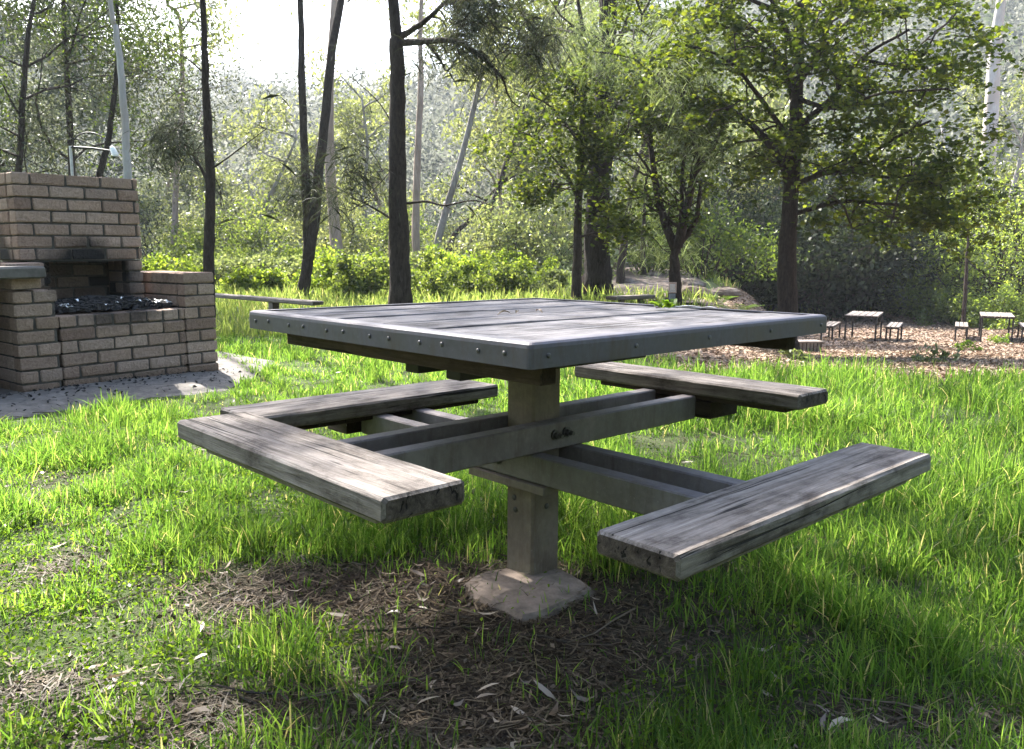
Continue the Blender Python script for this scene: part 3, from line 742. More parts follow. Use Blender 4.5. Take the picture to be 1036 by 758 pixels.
def bough(tr):  # unseen boughs added overhead to shade the tabletop and near lawn
    q0 = at(207, 0, 10)+np.array([0, 0, 2.6]); ends = [(-2.5, 6.6, 6.1), (-1.7, 7.0, 6.3), (-3.4, 6.3, 6.2), (-4.3, 5.9, 6.4), (-3.6, 5.5, 6.1)]
    for e_ in ends:
        e_ = np.array(e_); o_, rs = tr.limb([q0, q0*.55+e_*.45+np.array([0, 0, .35]), e_], .05, .015, 6)
        for i in range(len(o_)//2, len(o_)): 
            for _ in range(3): tr.grow(o_[i], R.standard_normal(3)*np.array([1, 1, .25]), rnd.uniform(.5, .9), .012, 1, .1, .3, 3)
sheoak(210, 10, [(211, 270), (213, 200), (210, 120), (207, 60), (205, 0)], 12, 11.5,
       'straight slender dark-barked tree rising behind the right wing of the brick barbecue', 
       branch=[([(213, 196, 0), (206, 175, .1), (196, 160, .1)], .03), ([(213, 172, 0), (230, 160, -.2), (250, 145, -.5), (270, 130, -.9)], .012), ([(212, 170, 0), (222, 190, .1), (228, 215, .1)], .007), ([(208, 75, 0), (190, 60, .1), (170, 48, .3), (160, 40, .5)], .012)],
       tufts=5, tuft_h=(5.5, 11), topspread=1.8,
       extra=lambda tr: bough(tr) or [tr.grow(at(190+rnd.uniform(-16, 6), 135+rnd.uniform(-14, 12), 10.2), (rnd.uniform(-1, .2), 0, -.2), .3, .006, 1, .3, .3, 3) for _ in range(7)])
def t2x(tr):
    o_, rs = tr.limb([at(312, 262, 16), at(318, 220, 16), at(322, 180, 16), at(330, 110, 16.1), at(336, 50, 16.2), at(345, 0, 16.4), at(352, -50, 16.6)], .12, .06, 9)
    for _ in range(9): tr.grow(at(318+rnd.uniform(-10, 22), 205+rnd.uniform(-45, 40), 15.9+rnd.uniform(-.4, .4)), (rnd.uniform(-1, 1), rnd.uniform(-.5, .5), -.1), rnd.uniform(.3, .6), .01, 1, .3, .3, 3)
    for _ in range(3): tr.grow(at(345+rnd.uniform(-4, 14), 10+rnd.uniform(-60, 30), 16.3), (rnd.uniform(-1, 1), 0, .1), .8, .015, 1, .2, .3, 3)
sheoak(306, 16, [(307, 292), (312, 262), (311, 220), (308, 150), (305, 60), (304, 0)], 13, 13,
       'dark tree forked low into two stems, left of the thick middle trunk', tufts=9, tuft_h=(6.5, 12.5), extra=t2x)
def t3x(tr):
    for _ in range(46):
        x = rnd.uniform(440, 548); y = rnd.uniform(-15, 55)+max(0, (x-500))*.35
        p = at(x, y, 10.6+rnd.uniform(-.6, .5)); tr.reach(p, .006); tr.grow(p, (rnd.uniform(-.2, 1), rnd.uniform(-.5, .5), -.1), rnd.uniform(.25, .5), .008, 1, .25, .3, 3)
    for _ in range(9):
        p = at(rnd.uniform(345, 392), rnd.uniform(150, 215), 10.8+rnd.uniform(-.3, .3)); tr.reach(p, .005); tr.grow(p, (rnd.uniform(-1, .2), 0, .1), rnd.uniform(.2, .4), .006, 1, .25, .3, 2)
sheoak(405, 11, [(405, 312), (404, 250), (402, 180), (402, 100), (401, 40), (398, 0)], 25, 14,
       'thick straight dark trunk with bare side branches standing behind the picnic table', 
       branch=[([(402, 44, 0), (430, 42, -.3), (462, 42, -.6), (490, 60, -.8), (510, 82, -.8)], .05), ([(404, 38, 0), (425, 25, -.1), (445, 8, -.2), (462, -12, -.4)], .045), ([(410, 206, 0), (432, 204, -.2), (450, 208, -.4), (478, 203, -.7), (498, 208, -.9)], .02),
               ([(400, 224, 0), (384, 214, .1), (368, 205, .1), (356, 198, .2), (354, 178, .3)], .02), ([(400, 130, 0), (380, 100, .3), (345, 70, .6)], .012), ([(430, 42, -.3), (445, 60, -.4), (452, 72, -.4), (462, 60, -.5)], .02), ([(402, 165, 0), (380, 190, .2), (350, 215, .3), (330, 200, .5)], .008)],
       tufts=7, tuft_h=(6.5, 13), topspread=2.2, extra=t3x)

# ---- broadleaf trees
MF = [[0, 1, 2, 7], [7, 2, 6], [1, 2, 2] ]
def broad(base_px, Y, label, trunk, wpx, limbs, leafn, lsize, group=GT, bark='bark_mid', mat='lf_broad', region=None, name='broadleaf_tree', depth=2, L0=1.2, extras=0, height=8., spread=.16, topn=10, nch=3):
    g = ground_pt(base_px, Y); tr = Tree(); r = wpx/2/FPX*Y
    pts = [g+np.array([0, 0, -.15])]+line(trunk, Y)
    tr.limb([g+np.array([0, 0, -.2]), g+np.array([0, 0, .16])], r*1.5, r*1.1, 12, .07)
    top = pts[-1]; d = unit((pts[-1]-pts[-2])[None])[0]
    if height > top[2]: pts += [top+d*(height-top[2])*.5+R.standard_normal(3)*.15, top+d*(height-top[2])+R.standard_normal(3)*.3]
    tr.limb(pts, r*1.12, r*.18, 12, .05, 5)
    for lp, br in limbs:
        P = [at(a, b, Y+dy) for a, b, dy in lp]
        o_, rs = tr.limb(P, br, br*.3, 7, .05)
        n = len(o_)
        for i in range(2, n, 1):
            if rnd.random() < .8:
                dr = o_[i]-o_[i-1]; dr /= np.linalg.norm(dr)+1e-6; a = R.standard_normal(3)*np.array([1, 1, .35])
                tr.grow(o_[i], dr*.5+a*.7, L0*rnd.uniform(.5, 1.), max(.006, rs[i]*.4), depth-1, .03, .2, nch, .6, 0, .7)
    P = np.array(pts)
    for i in range(topn):
        z = rnd.uniform(height*.45, height*.98); j = min(max(np.searchsorted(P[:, 2], z), 1), len(P)-1); t = (z-P[j-1, 2])/(P[j, 2]-P[j-1, 2]+1e-6)
        q = tr.snap(P[j-1]+(P[j]-P[j-1])*t); a = rnd.uniform(0, 6.3)
        tr.grow(q, (math.cos(a), math.sin(a), .3), L0*1.7*rnd.uniform(.7, 1.1), r*.25, depth, .02, .18, nch, .62, 0, .5)
    if region: region(tr)
    C, D = tr.cloud(max(2, int(leafn/max(1, len(tr.tips)))+1), spread, .45); C, D = sub(C, D, leafn)
    lv = maple_leaves(C, lsize)
    e = put_tree(name, g, label, 'tree', group, tr, bark, lv, mat, 8, [[0, 1, 2, 7], [2, 6, 7], [2, 3, 4], [2, 4, 6], [4, 5, 6]])
    return e
def spray(tr, Y, boxes, n, L=.6):
    for (x0, y0, x1, y1) in boxes:
        for _ in range(n):
            p = at(rnd.uniform(x0, x1), rnd.uniform(y0, y1), Y+rnd.uniform(-1.3, 1.3)); tr.reach(p)
            tr.grow(p, (rnd.uniform(-1, 1), rnd.uniform(-1, 1), rnd.uniform(-.1, .2)), L*rnd.uniform(.5, 1), .010, 1, .03, .2, 3, .6, 0, .7)
T7 = [([(800, 190, 0), (788, 158, .1), (762, 128, .2), (740, 112, .3), (702, 98, .5)], .09), ([(806, 110, 0), (790, 60, .2), (765, 32, .4), (730, 28, .7)], .07),
      ([(802, 190, 0), (830, 176, -.2), (858, 172, -.4), (905, 140, -.8), (942, 122, -1.1)], .06), ([(801, 217, 0), (850, 204, -.2), (890, 206, -.5), (930, 210, -.8), (965, 222, -1)], .045),
      ([(806, 130, 0), (840, 100, -.3), (870, 60, -.6), (920, 30, -1)], .06), ([(808, 80, 0), (850, 30, .3), (900, -10, .6), (950, -30, .8)], .06), ([(804, 150, 0), (770, 100, -.6), (735, 60, -1.2), (690, 45, -1.6)], .05),
      ([(807, 60, 0), (780, 0, -.5), (740, -40, -.8)], .05), ([(856, 172, -.4), (900, 180, -.7), (940, 175, -1), (955, 192, -1.3)], .03), ([(870, 60, -.6), (930, 70, -1), (970, 55, -1.4)], .03), ([(806, 100, 0), (845, 110, -.9), (890, 95, -1.8), (960, 90, -2.2)], .045), ([(805, 90, 0), (830, 50, -1.2), (850, 0, -2), (900, -30, -2.6)], .05)]
broad(797, 14, 'large leafy tree with wide layered branches behind the right end of the table', [(797, 315), (796, 260), (800, 200), (805, 120), (808, 60), (809, 0)], 22, T7, 22000, .08, bark='bark_mid', height=9.2, topn=12, L0=1.15, spread=.11,
      region=lambda tr: spray(tr, 13.5, [(820, 60, 960, 110), (900, 110, 965, 190), (850, 190, 955, 240), (700, 20, 800, 130), (820, -10, 1000, 60), (790, 130, 900, 200)], 12))
T6 = [([(684, 252, 0), (672, 222, .1), (662, 180, .2), (656, 120, .3), (652, 70, .4)], .10), ([(686, 250, 0), (694, 215, -.1), (704, 175, -.2), (722, 148, -.3), (735, 118, -.4)], .10), ([(685, 256, 0), (690, 215, .1), (690, 180, .3), (696, 130, .4), (700, 80, .5)], .06),
      ([(704, 175, -.2), (712, 120, -.3), (712, 60, -.3)], .05), ([(715, 160, -.2), (760, 172, -.6), (780, 176, -.8)], .015), ([(662, 180, .2), (640, 150, .4), (620, 140, .6)], .03)]
broad(683, 15.5, 'multi-stemmed leafy tree forking low just above the small red and white sign', [(683, 300), (683, 270), (684, 252)], 16, T6, 5200, .078, height=2.1, topn=0, L0=1., spread=.12,
      region=lambda tr: spray(tr, 15.3, [(625, 50, 735, 130), (610, 110, 670, 165), (640, 0, 760, 80)], 8))
T4 = [([(586, 205, 0), (575, 180, .1), (560, 160, .3), (540, 140, .5)], .04), ([(586, 185, 0), (600, 160, -.1), (612, 130, -.2)], .04), ([(586, 240, 0), (602, 235, -.2), (625, 226, -.3), (642, 215, -.3)], .03), ([(589, 150, 0), (560, 110, -.3), (520, 90, -.6)], .03), ([(590, 120, 0), (620, 100, -.2), (650, 110, -.5)], .03)]
broad(583, 16, 'slim knobbly tree with bright leaves in front of the stout dark trunk', [(583, 298), (584, 262), (585, 205), (589, 150), (590, 100), (592, 50)], 11, T4, 8500, .08, height=8, topn=6, L0=.95, spread=.12,
      region=lambda tr: spray(tr, 16, [(500, 70, 590, 150), (530, 130, 620, 200), (560, 30, 680, 120), (520, 180, 580, 210)], 10))
T5 = [([(612, 120, 0), (640, 90, -.5), (680, 60, -1), (720, 40, -1.5)], .09), ([(610, 140, 0), (590, 100, .3), (560, 60, .6)], .08), ([(612, 110, 0), (625, 50, .2), (640, 0, .4)], .09), ([(608, 235, 0), (632, 228, -.3), (655, 214, -.5), (664, 212, -.5)], .03), ([(612, 90, 0), (650, 125, -1.5), (690, 130, -2.4)], .05)]
def t5x(tr):
    tr2 = tr
e5 = None
def stout():
    g = ground_pt(605, 17.5); tr = Tree(); Y = 17.5; r = 27/2/FPX*Y
    tr.limb([g+np.array([0, 0, -.2]), g+np.array([0, 0, .3])], r*1.35, r*1.08, 16, .07)
    tr.limb([g]+line([(604, 260), (605, 200), (609, 150), (612, 100), (614, 40), (616, -20), (618, -90)], Y), r*1.08, r*.5, 16, .09, 6)
    for lp, br in T5:
        o_, rs = tr.limb([at(a, b, Y+dy) for a, b, dy in lp], br, br*.3, 7, .05)
        for i in range(3, len(o_), 2): tr.grow(o_[i], o_[i]-o_[i-1]+R.standard_normal(3)*.1, rnd.uniform(.7, 1.3), .02, 1, .15, .25, 3)
    for (x0, y0, x1, y1), nn in (((600, 50, 680, 130), 9), ((640, 110, 790, 165), 6), ((690, 20, 800, 110), 5), ((560, -10, 680, 60), 8), ((560, -120, 700, -20), 6)):
        for _ in range(nn):
            p = at(rnd.uniform(x0, x1), rnd.uniform(y0, y1), 15+rnd.uniform(-1.5, 2.5)); tr.reach(p); tr.grow(p, (rnd.uniform(-1, 1), rnd.uniform(-1, .4), -.1), rnd.uniform(.3, .7), .008, 1, .25, .25, 3)
    lv = needles(tr.tips, 16, .34, .006)
    put_tree('she_oak_tree', g, 'stout dark fibrous trunk with pale drooping needle foliage behind the slim knobbly tree', 'tree', GT, tr, 'bark_stump', lv, 'lf_needle_pale', 5)
stout()

# ---- gum trees (eucalypts)
def gum(px, Y, pts, wpx, label, bark='bark_gum', mat='lf_gum', height=12., n=7000, lsize=None, limbs=5, crown=(.45, 1.), spreadL=2.0, group='gum trees beyond the clearing', r_end=.3, low=0, name='gum_tree', depth=2, nch=3, clump=.34):
    g = ground_pt(px, Y); tr = Tree(); r = wpx/2/FPX*Y
    P = [g+np.array([0, 0, -.2])]+line(pts, Y); top = P[-1]; d = unit((P[-1]-P[-2])[None])[0]
    H_ = g[2]+height
    if H_ > top[2]+.5: P += [top+d*(H_-top[2])*.5+R.standard_normal(3)*.2, top+d*(H_-top[2])+R.standard_normal(3)*.4]
    tr.limb(P, r*1.15, r*r_end, 9, .03, 5); P = np.array(P)
    for i in range(limbs):
        z = g[2]+height*rnd.uniform(*crown) if i >= low else g[2]+height*rnd.uniform(.15, .4)
        j = min(max(np.searchsorted(P[:, 2], z), 1), len(P)-1); t = (z-P[j-1, 2])/(P[j, 2]-P[j-1, 2]+1e-6); q = tr.snap(P[j-1]+(P[j]-P[j-1])*t)
        a = rnd.uniform(0, 6.3); tr.grow(q, (math.cos(a), math.sin(a)*.8, .55), spreadL*rnd.uniform(.7, 1.3), r*.35, depth, .06, .22, nch, .6, .02)
    if lsize is None: lsize = .10+.0032*Y
    lv = None
    if tr.tips and n:
        C, D = tr.cloud(int(n/len(tr.tips))+1, clump, .1); C, D = sub(C, D, n)
        lv = leaf_quads(C, lsize, .34, .55, 0, .4)
    return put_tree(name, g, label, 'tree', group, tr, bark, lv, mat)
gum(130, 12.5, [(131, 270), (128, 150), (123, 80), (117, 30), (111, 0)], 9, 'pale white gum trunk leaning left above the right end of the brick chimney', height=11, n=1800, limbs=6, crown=(.7, 1), lsize=.09)
gum(998, 40, [(990, 272), (996, 200), (1002, 130), (1006, 60), (1010, 20)], 19, 'broad smooth white gum trunk at the right edge above the bright bushes', height=18, n=1800, limbs=6, crown=(.75, 1))
gum(97, 17, [(97, 200), (108, 150), (114, 110), (119, 60), (118, 0)], 7, 'dark leaning trunk just left of the pale white gum behind the chimney', bark='bark_dark', mat='lf_needle', height=9, n=3000, limbs=5, crown=(.5, 1), lsize=.09)
gum(76, 18, [(75, 220), (72, 150), (68, 80), (64, 0)], 8, 'thin dark upright trunk above the middle of the brick chimney', bark='bark_dark', mat='lf_needle', height=11, n=22000, limbs=14, crown=(.15, 1), lsize=.09, spreadL=1.9)
gum(20, 16, [(18, 220), (22, 120), (28, 40), (34, 0)], 7, 'dark mossy tree with dense foliage above the left corner of the chimney', bark='bark_dark', mat='lf_broad_dark', height=10, n=26000, limbs=14, crown=(.2, 1), lsize=.085, spreadL=1.9)
gum(-30, 20, [(-25, 220), (-20, 120), (-10, 0)], 10, 'grey-leaved tree half out of frame beyond the barbecue', bark='bark_dark', mat='lf_gum_blue', height=12, n=14000, limbs=10, crown=(.15, 1), lsize=.1, spreadL=2.2)
gum(176, 30, [(176, 270), (177, 215), (180, 150), (184, 100), (182, 20)], 7, 'slender pink-barked gum between the white leaning gum and the straight dark trunk', bark='bark_pink', height=10, n=1400, limbs=5, spreadL=1.6)
gum(340, 26, [(341, 270), (338, 220), (334, 170), (333, 110), (336, 40), (338, 0)], 13, 'pink-brown gum trunk right behind the forked dark tree', bark='bark_pink', height=13, n=1500, limbs=5, crown=(.7, 1))
gum(421, 28, [(421, 265), (421, 210), (423, 150), (426, 80), (425, 40)], 9, 'tall gum just right of the thick trunk, pink below and white above', bark='bark_pink', height=14, n=2500, limbs=5, crown=(.6, 1))
gum(440, 33, [(441, 255), (452, 210), (464, 170), (478, 115), (487, 75), (494, 40)], 8, 'tall pale gum leaning right beyond the meadow', bark='bark_palegrey', height=15, n=5500, limbs=8, crown=(.45, 1))
gum(452, 34, [(453, 255), (462, 235), (470, 228), (478, 218)], 7, 'short dark leaning trunk between the two leaning gums', bark='bark_mid', height=5, n=2500, limbs=5, crown=(.6, 1), spreadL=1.3)
gum(474, 31, [(475, 253), (490, 225), (503, 195), (512, 165), (525, 130)], 8, 'dark-footed gum leaning strongly right, nearest of the leaning gums to the slim knobbly tree', bark='bark_mid', height=12, n=5000, limbs=7)
gum(628, 24, [(628, 272), (631, 250), (634, 225), (640, 190)], 9, 'shadowy trunk beside the stony path behind the stout tree', bark='bark_dark', mat='lf_broad_dark', height=7, n=4000, limbs=7, crown=(.4, 1), lsize=.15)
gum(650, 27, [(651, 270), (650, 245), (652, 215)], 6, 'thin dark stem right of the shadowy trunk by the path', bark='bark_dark', mat='lf_broad_dark', height=6, n=3000, limbs=6, crown=(.35, 1), lsize=.15)
gum(977, 27, [(977, 290), (978, 262), (979, 235)], 4, 'thin straight sapling in the bright bushes by the right tables', bark='bark_mid', mat='lf_broad', height=5.2, n=1800, limbs=5, crown=(.6, 1), lsize=.14, spreadL=.8)
gum(1045, 44, [(1014, 250), (1020, 210), (1030, 170), (1040, 120)], 6, 'thin pale gum leaning right beyond the white gum', bark='bark_palegrey', height=12, n=2500, limbs=6, crown=(.6, 1))
gum(372, 40, [(373, 258), (368, 200), (372, 150), (366, 100)], 6, 'thin pale gum seen left of the thick middle trunk', bark='bark_palegrey', height=8, n=3500, limbs=7, crown=(.3, 1))
gum(262, 38, [(262, 255), (266, 215), (282, 180), (300, 140)], 7, 'pale branching gum leaning right between the straight trunk and the forked tree', bark='bark_palegrey', height=6.5, n=2600, limbs=7, crown=(.35, 1))
BT = [(232, 44, 5.5, 'lf_gum'), (285, 52, 7, 'lf_gum'), (320, 46, 6.5, 'lf_gum_blue'), (395, 50, 9, 'lf_gum'), (510, 42, 12, 'lf_gum'), (545, 36, 11, 'lf_gum'), (560, 50, 15, 'lf_gum_blue'),
      (590, 42, 14, 'lf_gum'), (655, 44, 11, 'lf_gum'), (700, 40, 9, 'lf_gum'), (740, 48, 11, 'lf_gum'), (860, 50, 9, 'lf_gum'), (900, 46, 9, 'lf_gum_blue'), (945, 50, 9, 'lf_gum'), (1045, 46, 10, 'lf_gum'),
      (150, 42, 9, 'lf_gum_blue'), (110, 34, 12, 'lf_gum_blue'), (45, 30, 14, 'lf_needle'), (10, 38, 16, 'lf_needle'), (200, 50, 6, 'lf_gum'), (770, 40, 8, 'lf_gum')]
looks = ['rounded pale green gum', 'tall open-crowned gum', 'bushy sunlit gum', 'grey-green drooping gum']
wh = {232: 'just right of the straight dark trunk', 285: 'left of the forked dark tree, at the foot of the hill', 320: 'between the forked tree\'s two stems', 395: 'directly behind the thick middle trunk', 510: 'right of the strongly leaning gum', 545: 'left of the slim knobbly tree', 560: 'behind the slim knobbly tree\'s left branches', 590: 'behind the stout dark trunk', 655: 'left of the multi-stemmed tree',
      700: 'right of the multi-stemmed tree', 740: 'left of the large leafy tree', 860: 'above the dark thicket', 900: 'above the right end of the dark thicket', 945: 'left of the broad white gum', 1045: 'at the far right edge', 150: 'between the white leaning gum and pink gum', 110: 'behind the white leaning gum', 45: 'above the left half of the chimney', 10: 'at the far left edge', 200: 'left of the straight dark trunk', 770: 'close behind the large leafy tree'}
for i, (px, Y, h, mt) in enumerate(BT):
    gum(px, Y, [(px+rnd.uniform(-3, 3), 250), (px+rnd.uniform(-8, 8), 225)], rnd.uniform(5, 7), '%s standing %s' % (looks[i % 4], wh[px]), bark=rnd.choice(['bark_palegrey', 'bark_pink', 'bark_gum']),
        mat=mt, height=h, n=9000 if px < 130 else 5200, limbs=12, crown=(.2, 1), spreadL=h*.19, clump=.36, lsize=.17+.002*Y)

# ------------------------------------------------------------------ shrubs
def shrub(px, Y, h, wd, label, mat, n, lsize, aspect=.5, stems=9, group='shrubs round the clearing', name='shrub', flatleaf=0., droop=0., base=None, top=1.):
    g = ground_pt(px, Y) if base is None else base
    tr = Tree()
    for i in range(stems):
        a = rnd.uniform(0, 6.3); k_ = rnd.uniform(.1, 1)
        tr.grow(g+np.array([math.cos(a)*wd*.2*k_, math.sin(a)*wd*.15*k_, -.05]), (math.cos(a)*k_*wd/h*.8, math.sin(a)*k_*wd/h*.8, 1), h*rnd.uniform(.6, .95), .018*h/1.5, 2, 0.04, .2, 3, .5)
    C, D = tr.cloud(int(n/len(tr.tips))+1, .10*h, .2)
    C = C[C[:, 2] > g[2]-.02]; C, D = sub(C, C, n)
    lv = leaf_quads(C, lsize, aspect, droop, flatleaf, .45)
    return put_tree(name, g, label, 'shrub', group, tr, 'bark_mid', lv, mat, crown='foliage')
# bright band of shrubs beyond the lawn
band = [(162, 17, 1.0, 1.3, 'lf_bush'), (188, 15, .9, 1.1, 'lf_bush'), (232, 19, 1.15, 1.6, 'lf_pale'), (262, 17.5, .85, 1.4, 'lf_bush'), (290, 20, 1.1, 1.6, 'lf_pale'), (336, 18, 1.0, 1.2, 'lf_bush'), (358, 16.5, .95, 1.1, 'lf_bush_mid'),
        (384, 20, 1.15, 1.4, 'lf_bush'), (432, 17, 1.05, 1.4, 'lf_bush_mid'), (462, 19, 1.05, 1.6, 'lf_bush'), (500, 18, 1.0, 1.5, 'lf_bush_mid'), (532, 20, .95, 1.7, 'lf_bush'), (560, 18, .7, 1.2, 'lf_pale'), (405, 22, 1.3, 1.6, 'lf_pale'), (445, 24, 1.2, 2., 'lf_bush'), (250, 24, 1.4, 2.2, 'lf_bush_mid'), (318, 24, 1.4, 2., 'lf_bush'), (200, 24, 1.5, 2.2, 'lf_bush_mid'), (515, 25, 1.4, 2.4, 'lf_bush')]
bw = ['bright leafy shrub just right of the brick chimney, at the end of the shrub band', 'low bright shrub left of the straight dark trunk, above the barbecue wing', 'pale wispy shrub immediately right of the straight dark trunk', 'low bright shrub behind the left end of the timber rail',
      'pale shrub midway along the shrub band behind the timber rail', 'bright shrub just right of the forked tree\'s foot', 'darker green shrub between the forked tree and the thick trunk', 'bright shrub just left of the thick middle trunk', 'deep green shrub just right of the thick middle trunk',
      'bright shrub below the feet of the leaning gums', 'deep green shrub right of the leaning gums', 'wide bright shrub left of the slim knobbly tree', 'low pale shrub at the foot of the slim knobbly tree', 'tall pale shrub directly behind the thick middle trunk', 'wide bright shrub in the back row under the tall leaning gum',
      'back row green shrub right of the straight dark trunk', 'back row bright shrub behind the forked tree', 'back row green shrub between the chimney and the straight dark trunk', 'back row bright shrub beyond the strongly leaning gum']
for (px, Y, h, wd, mt), lb in zip(band, bw):
    shrub(px, Y, h*.84, wd, lb, mt, 4800, .075 if Y < 21 else .095, .6, group='band of shrubs beyond the lawn')
# taller understorey behind
mid = [(245, 30, 2.6, 2.6, 'lf_bush_mid', 'dark-centred tall shrub at the far edge of the meadow under the pale branching gum'), (300, 32, 2.8, 3, 'lf_gum', 'tall grey-green shrub left of the pink-brown gum'), (365, 30, 2.8, 2.8, 'lf_gum', 'tall grey-green shrub left of the tall pink and white gum'), (395, 32, 3, 3, 'lf_bush_mid', 'tall leafy shrub in the gap left of the thick trunk'),
       (505, 27, 2.6, 2.6, 'lf_gum', 'feathery grey-green shrub right of the strongly leaning gum'), (550, 26, 2.6, 2.6, 'lf_pale', 'tall pale shrub left of the slim knobbly tree'), (160, 32, 3.2, 3, 'lf_gum', 'tall grey-green shrub right of the chimney top'), (205, 34, 3.2, 3.2, 'lf_gum_blue', 'tall blue-grey shrub behind the straight dark trunk'),
       (655, 30, 2.5, 2.8, 'lf_bush_mid', 'green shrub above the stony path'), (715, 27, 2.6, 2.6, 'lf_broad_dark', 'dark green shrub right of the multi-stemmed tree'), (80, 26, 3.4, 3, 'lf_needle', 'tall shrub showing over the middle of the chimney'), (20, 26, 3.2, 3.2, 'lf_gum_blue', 'tall blue-grey shrub over the left end of the chimney'), (450, 37, 2.6, 3, 'lf_gum', 'distant grey-green shrub among the feet of the leaning gums'), (600, 30, 2.8, 3, 'lf_gum', 'grey-green shrub behind the stout dark trunk')]
for px, Y, h, wd, mt, lb in mid: shrub(px, Y, h, wd, lb, mt, 5200, .13, .45, 10, group='tall shrubs beyond the meadow', droop=.25)
# dark thicket
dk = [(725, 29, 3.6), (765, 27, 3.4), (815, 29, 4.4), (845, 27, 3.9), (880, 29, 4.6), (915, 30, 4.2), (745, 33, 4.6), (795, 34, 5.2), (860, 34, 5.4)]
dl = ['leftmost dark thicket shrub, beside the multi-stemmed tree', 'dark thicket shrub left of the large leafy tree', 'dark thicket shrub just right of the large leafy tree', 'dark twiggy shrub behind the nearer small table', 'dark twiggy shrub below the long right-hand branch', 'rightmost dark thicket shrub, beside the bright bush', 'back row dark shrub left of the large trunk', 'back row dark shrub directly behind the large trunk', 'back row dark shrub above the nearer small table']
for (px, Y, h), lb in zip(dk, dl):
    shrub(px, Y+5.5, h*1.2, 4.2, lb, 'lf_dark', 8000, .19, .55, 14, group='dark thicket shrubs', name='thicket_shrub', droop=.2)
# bright bushes right
for px, Y, h, wd, mt, n, lb in ((950, 31, 3.0, 2.2, 'lf_bamboo', 7000, 'bright yellow-green bush left of the thin sapling'), (1000, 30, 3.9, 2.8, 'lf_bamboo', 7000, 'bright feathery bush right of the thin sapling'), (1035, 29, 4.8, 3., 'lf_bamboo', 8000, 'tallest bright bush, at the right edge of the picture'), (1085, 30, 5.4, 3.4, 'lf_bamboo', 7000, 'bright bush beyond the right edge'),
                            (968, 28.5, 1.3, 1.9, 'lf_bush_mid', 5000, 'low deep green shrub at the foot of the thin sapling'), (1010, 27, 1.2, 2.2, 'lf_bamboo', 5000, 'low bright shrub behind the right hand small table'), (925, 32, 1.3, 2., 'lf_pale', 3500, 'low pale shrub at the back edge of the litter flat')):
    shrub(px, Y+1., h*1.05, wd*1.05, lb, mt, n, .13, .3, 14, group='bright bushes on the right', droop=.1)
# ferns by the path
for i, (px, Y, h, lb) in enumerate(((745, 15.5, .42, 'larger bright green fern left of the large trunk'), (728, 17, .32, 'bright green fern left of the larger fern'), (765, 16.5, .3, 'small fern close against the large trunk'), (662, 17, .3, 'small fern beside the low timber step left of the sign'), (622, 16, .3, 'small fern at the foot of the stout dark trunk'))):
    g = ground_pt(px, Y)+np.array([0, 0, .0]); e = empty('fern', g); tag(e, lb, 'fern', 'ferns along the path')
    V = []
    for j in range(26):
        a = rnd.uniform(0, 6.3); L = h*rnd.uniform(.8, 1.5); n = 14; dr = np.array([math.cos(a), math.sin(a), 0]); qd = np.array([-dr[1], dr[0], 0])
        for t in np.linspace(.15, 1, n):
            c0 = dr*L*t*.9+np.array([0, 0, h*1.5*t*(1-.55*t)]); wl = .12*h/.4*math.sin(math.pi*min(1, t*.85+.1))
            for sgn in (-1, 1):
                tip = c0+qd*sgn*wl+dr*wl*.3+np.array([0, 0, -.01]); V.append([c0-dr*.012, tip, c0+dr*.016])
    polymesh('frond', np.array(V), 3, M['lf_fern'], e)

# ------------------------------------------------------------------ forest on the valley side (one far mass)
def forest():
    quads = []; tones = []
    N = 2600
    Yd = 52+190*R.random(N)**1.25; X = (R.random(N)*2-1)*(Yd*.78+25)
    Z = tz(X, Yd); H_ = R.uniform(5, 11, N); 
    per = np.clip((165-Yd*.35), 70, 165).astype(int)
    C = []
    for i in range(N):
        n = per[i]; nb = 5
        cl = np.stack([R.normal(0, .26, nb)*H_[i], R.normal(0, .26, nb)*H_[i], H_[i]*R.uniform(.35, 1, nb)], 1)
        k_ = R.integers(0, nb, n)
        C.append(cl[k_]+R.standard_normal((n, 3))*H_[i]*.10*np.array([1, 1, .8])+np.array([X[i], Yd[i], Z[i]]))
    C = np.concatenate(C); d = np.linalg.norm(C-CAM, axis=1)
    q = leaf_quads(C, 1., .45, .25, 0, .4); ctr = C[:, None]
    q = ctr+(q-ctr)*(.20+.0036*d)[:, None, None]
    o = polymesh('forest', q, 4, M['lf_far']); tag(o, 'hazy eucalypt forest covering the far valley side', 'forest', kind='stuff')
forest()
def woodland():  # unseen trees behind the camera, added to block low sky light
    N = 900; az = R.uniform(72, 288, N)*np.pi/180; d = R.uniform(11, 42, N); h = R.uniform(6, 15, N); C = []
    x = np.sin(az)*d; y = np.cos(az)*d; z = tz(x, y)
    for i in range(N):
        n = 50; C.append(np.array([x[i], y[i], z[i]])+np.stack([R.normal(0, 1.3, n), R.normal(0, 1.3, n), h[i]*R.uniform(.08, 1, n)], 1))
    C = np.concatenate(C); o = polymesh('woodland', leaf_quads(C, .55, .5, .2, 0, .4), 4, M['lf_gum']); tag(o, 'unseen woodland round the near side of the clearing, added to block low sky', 'woodland', kind='stuff')
woodland()

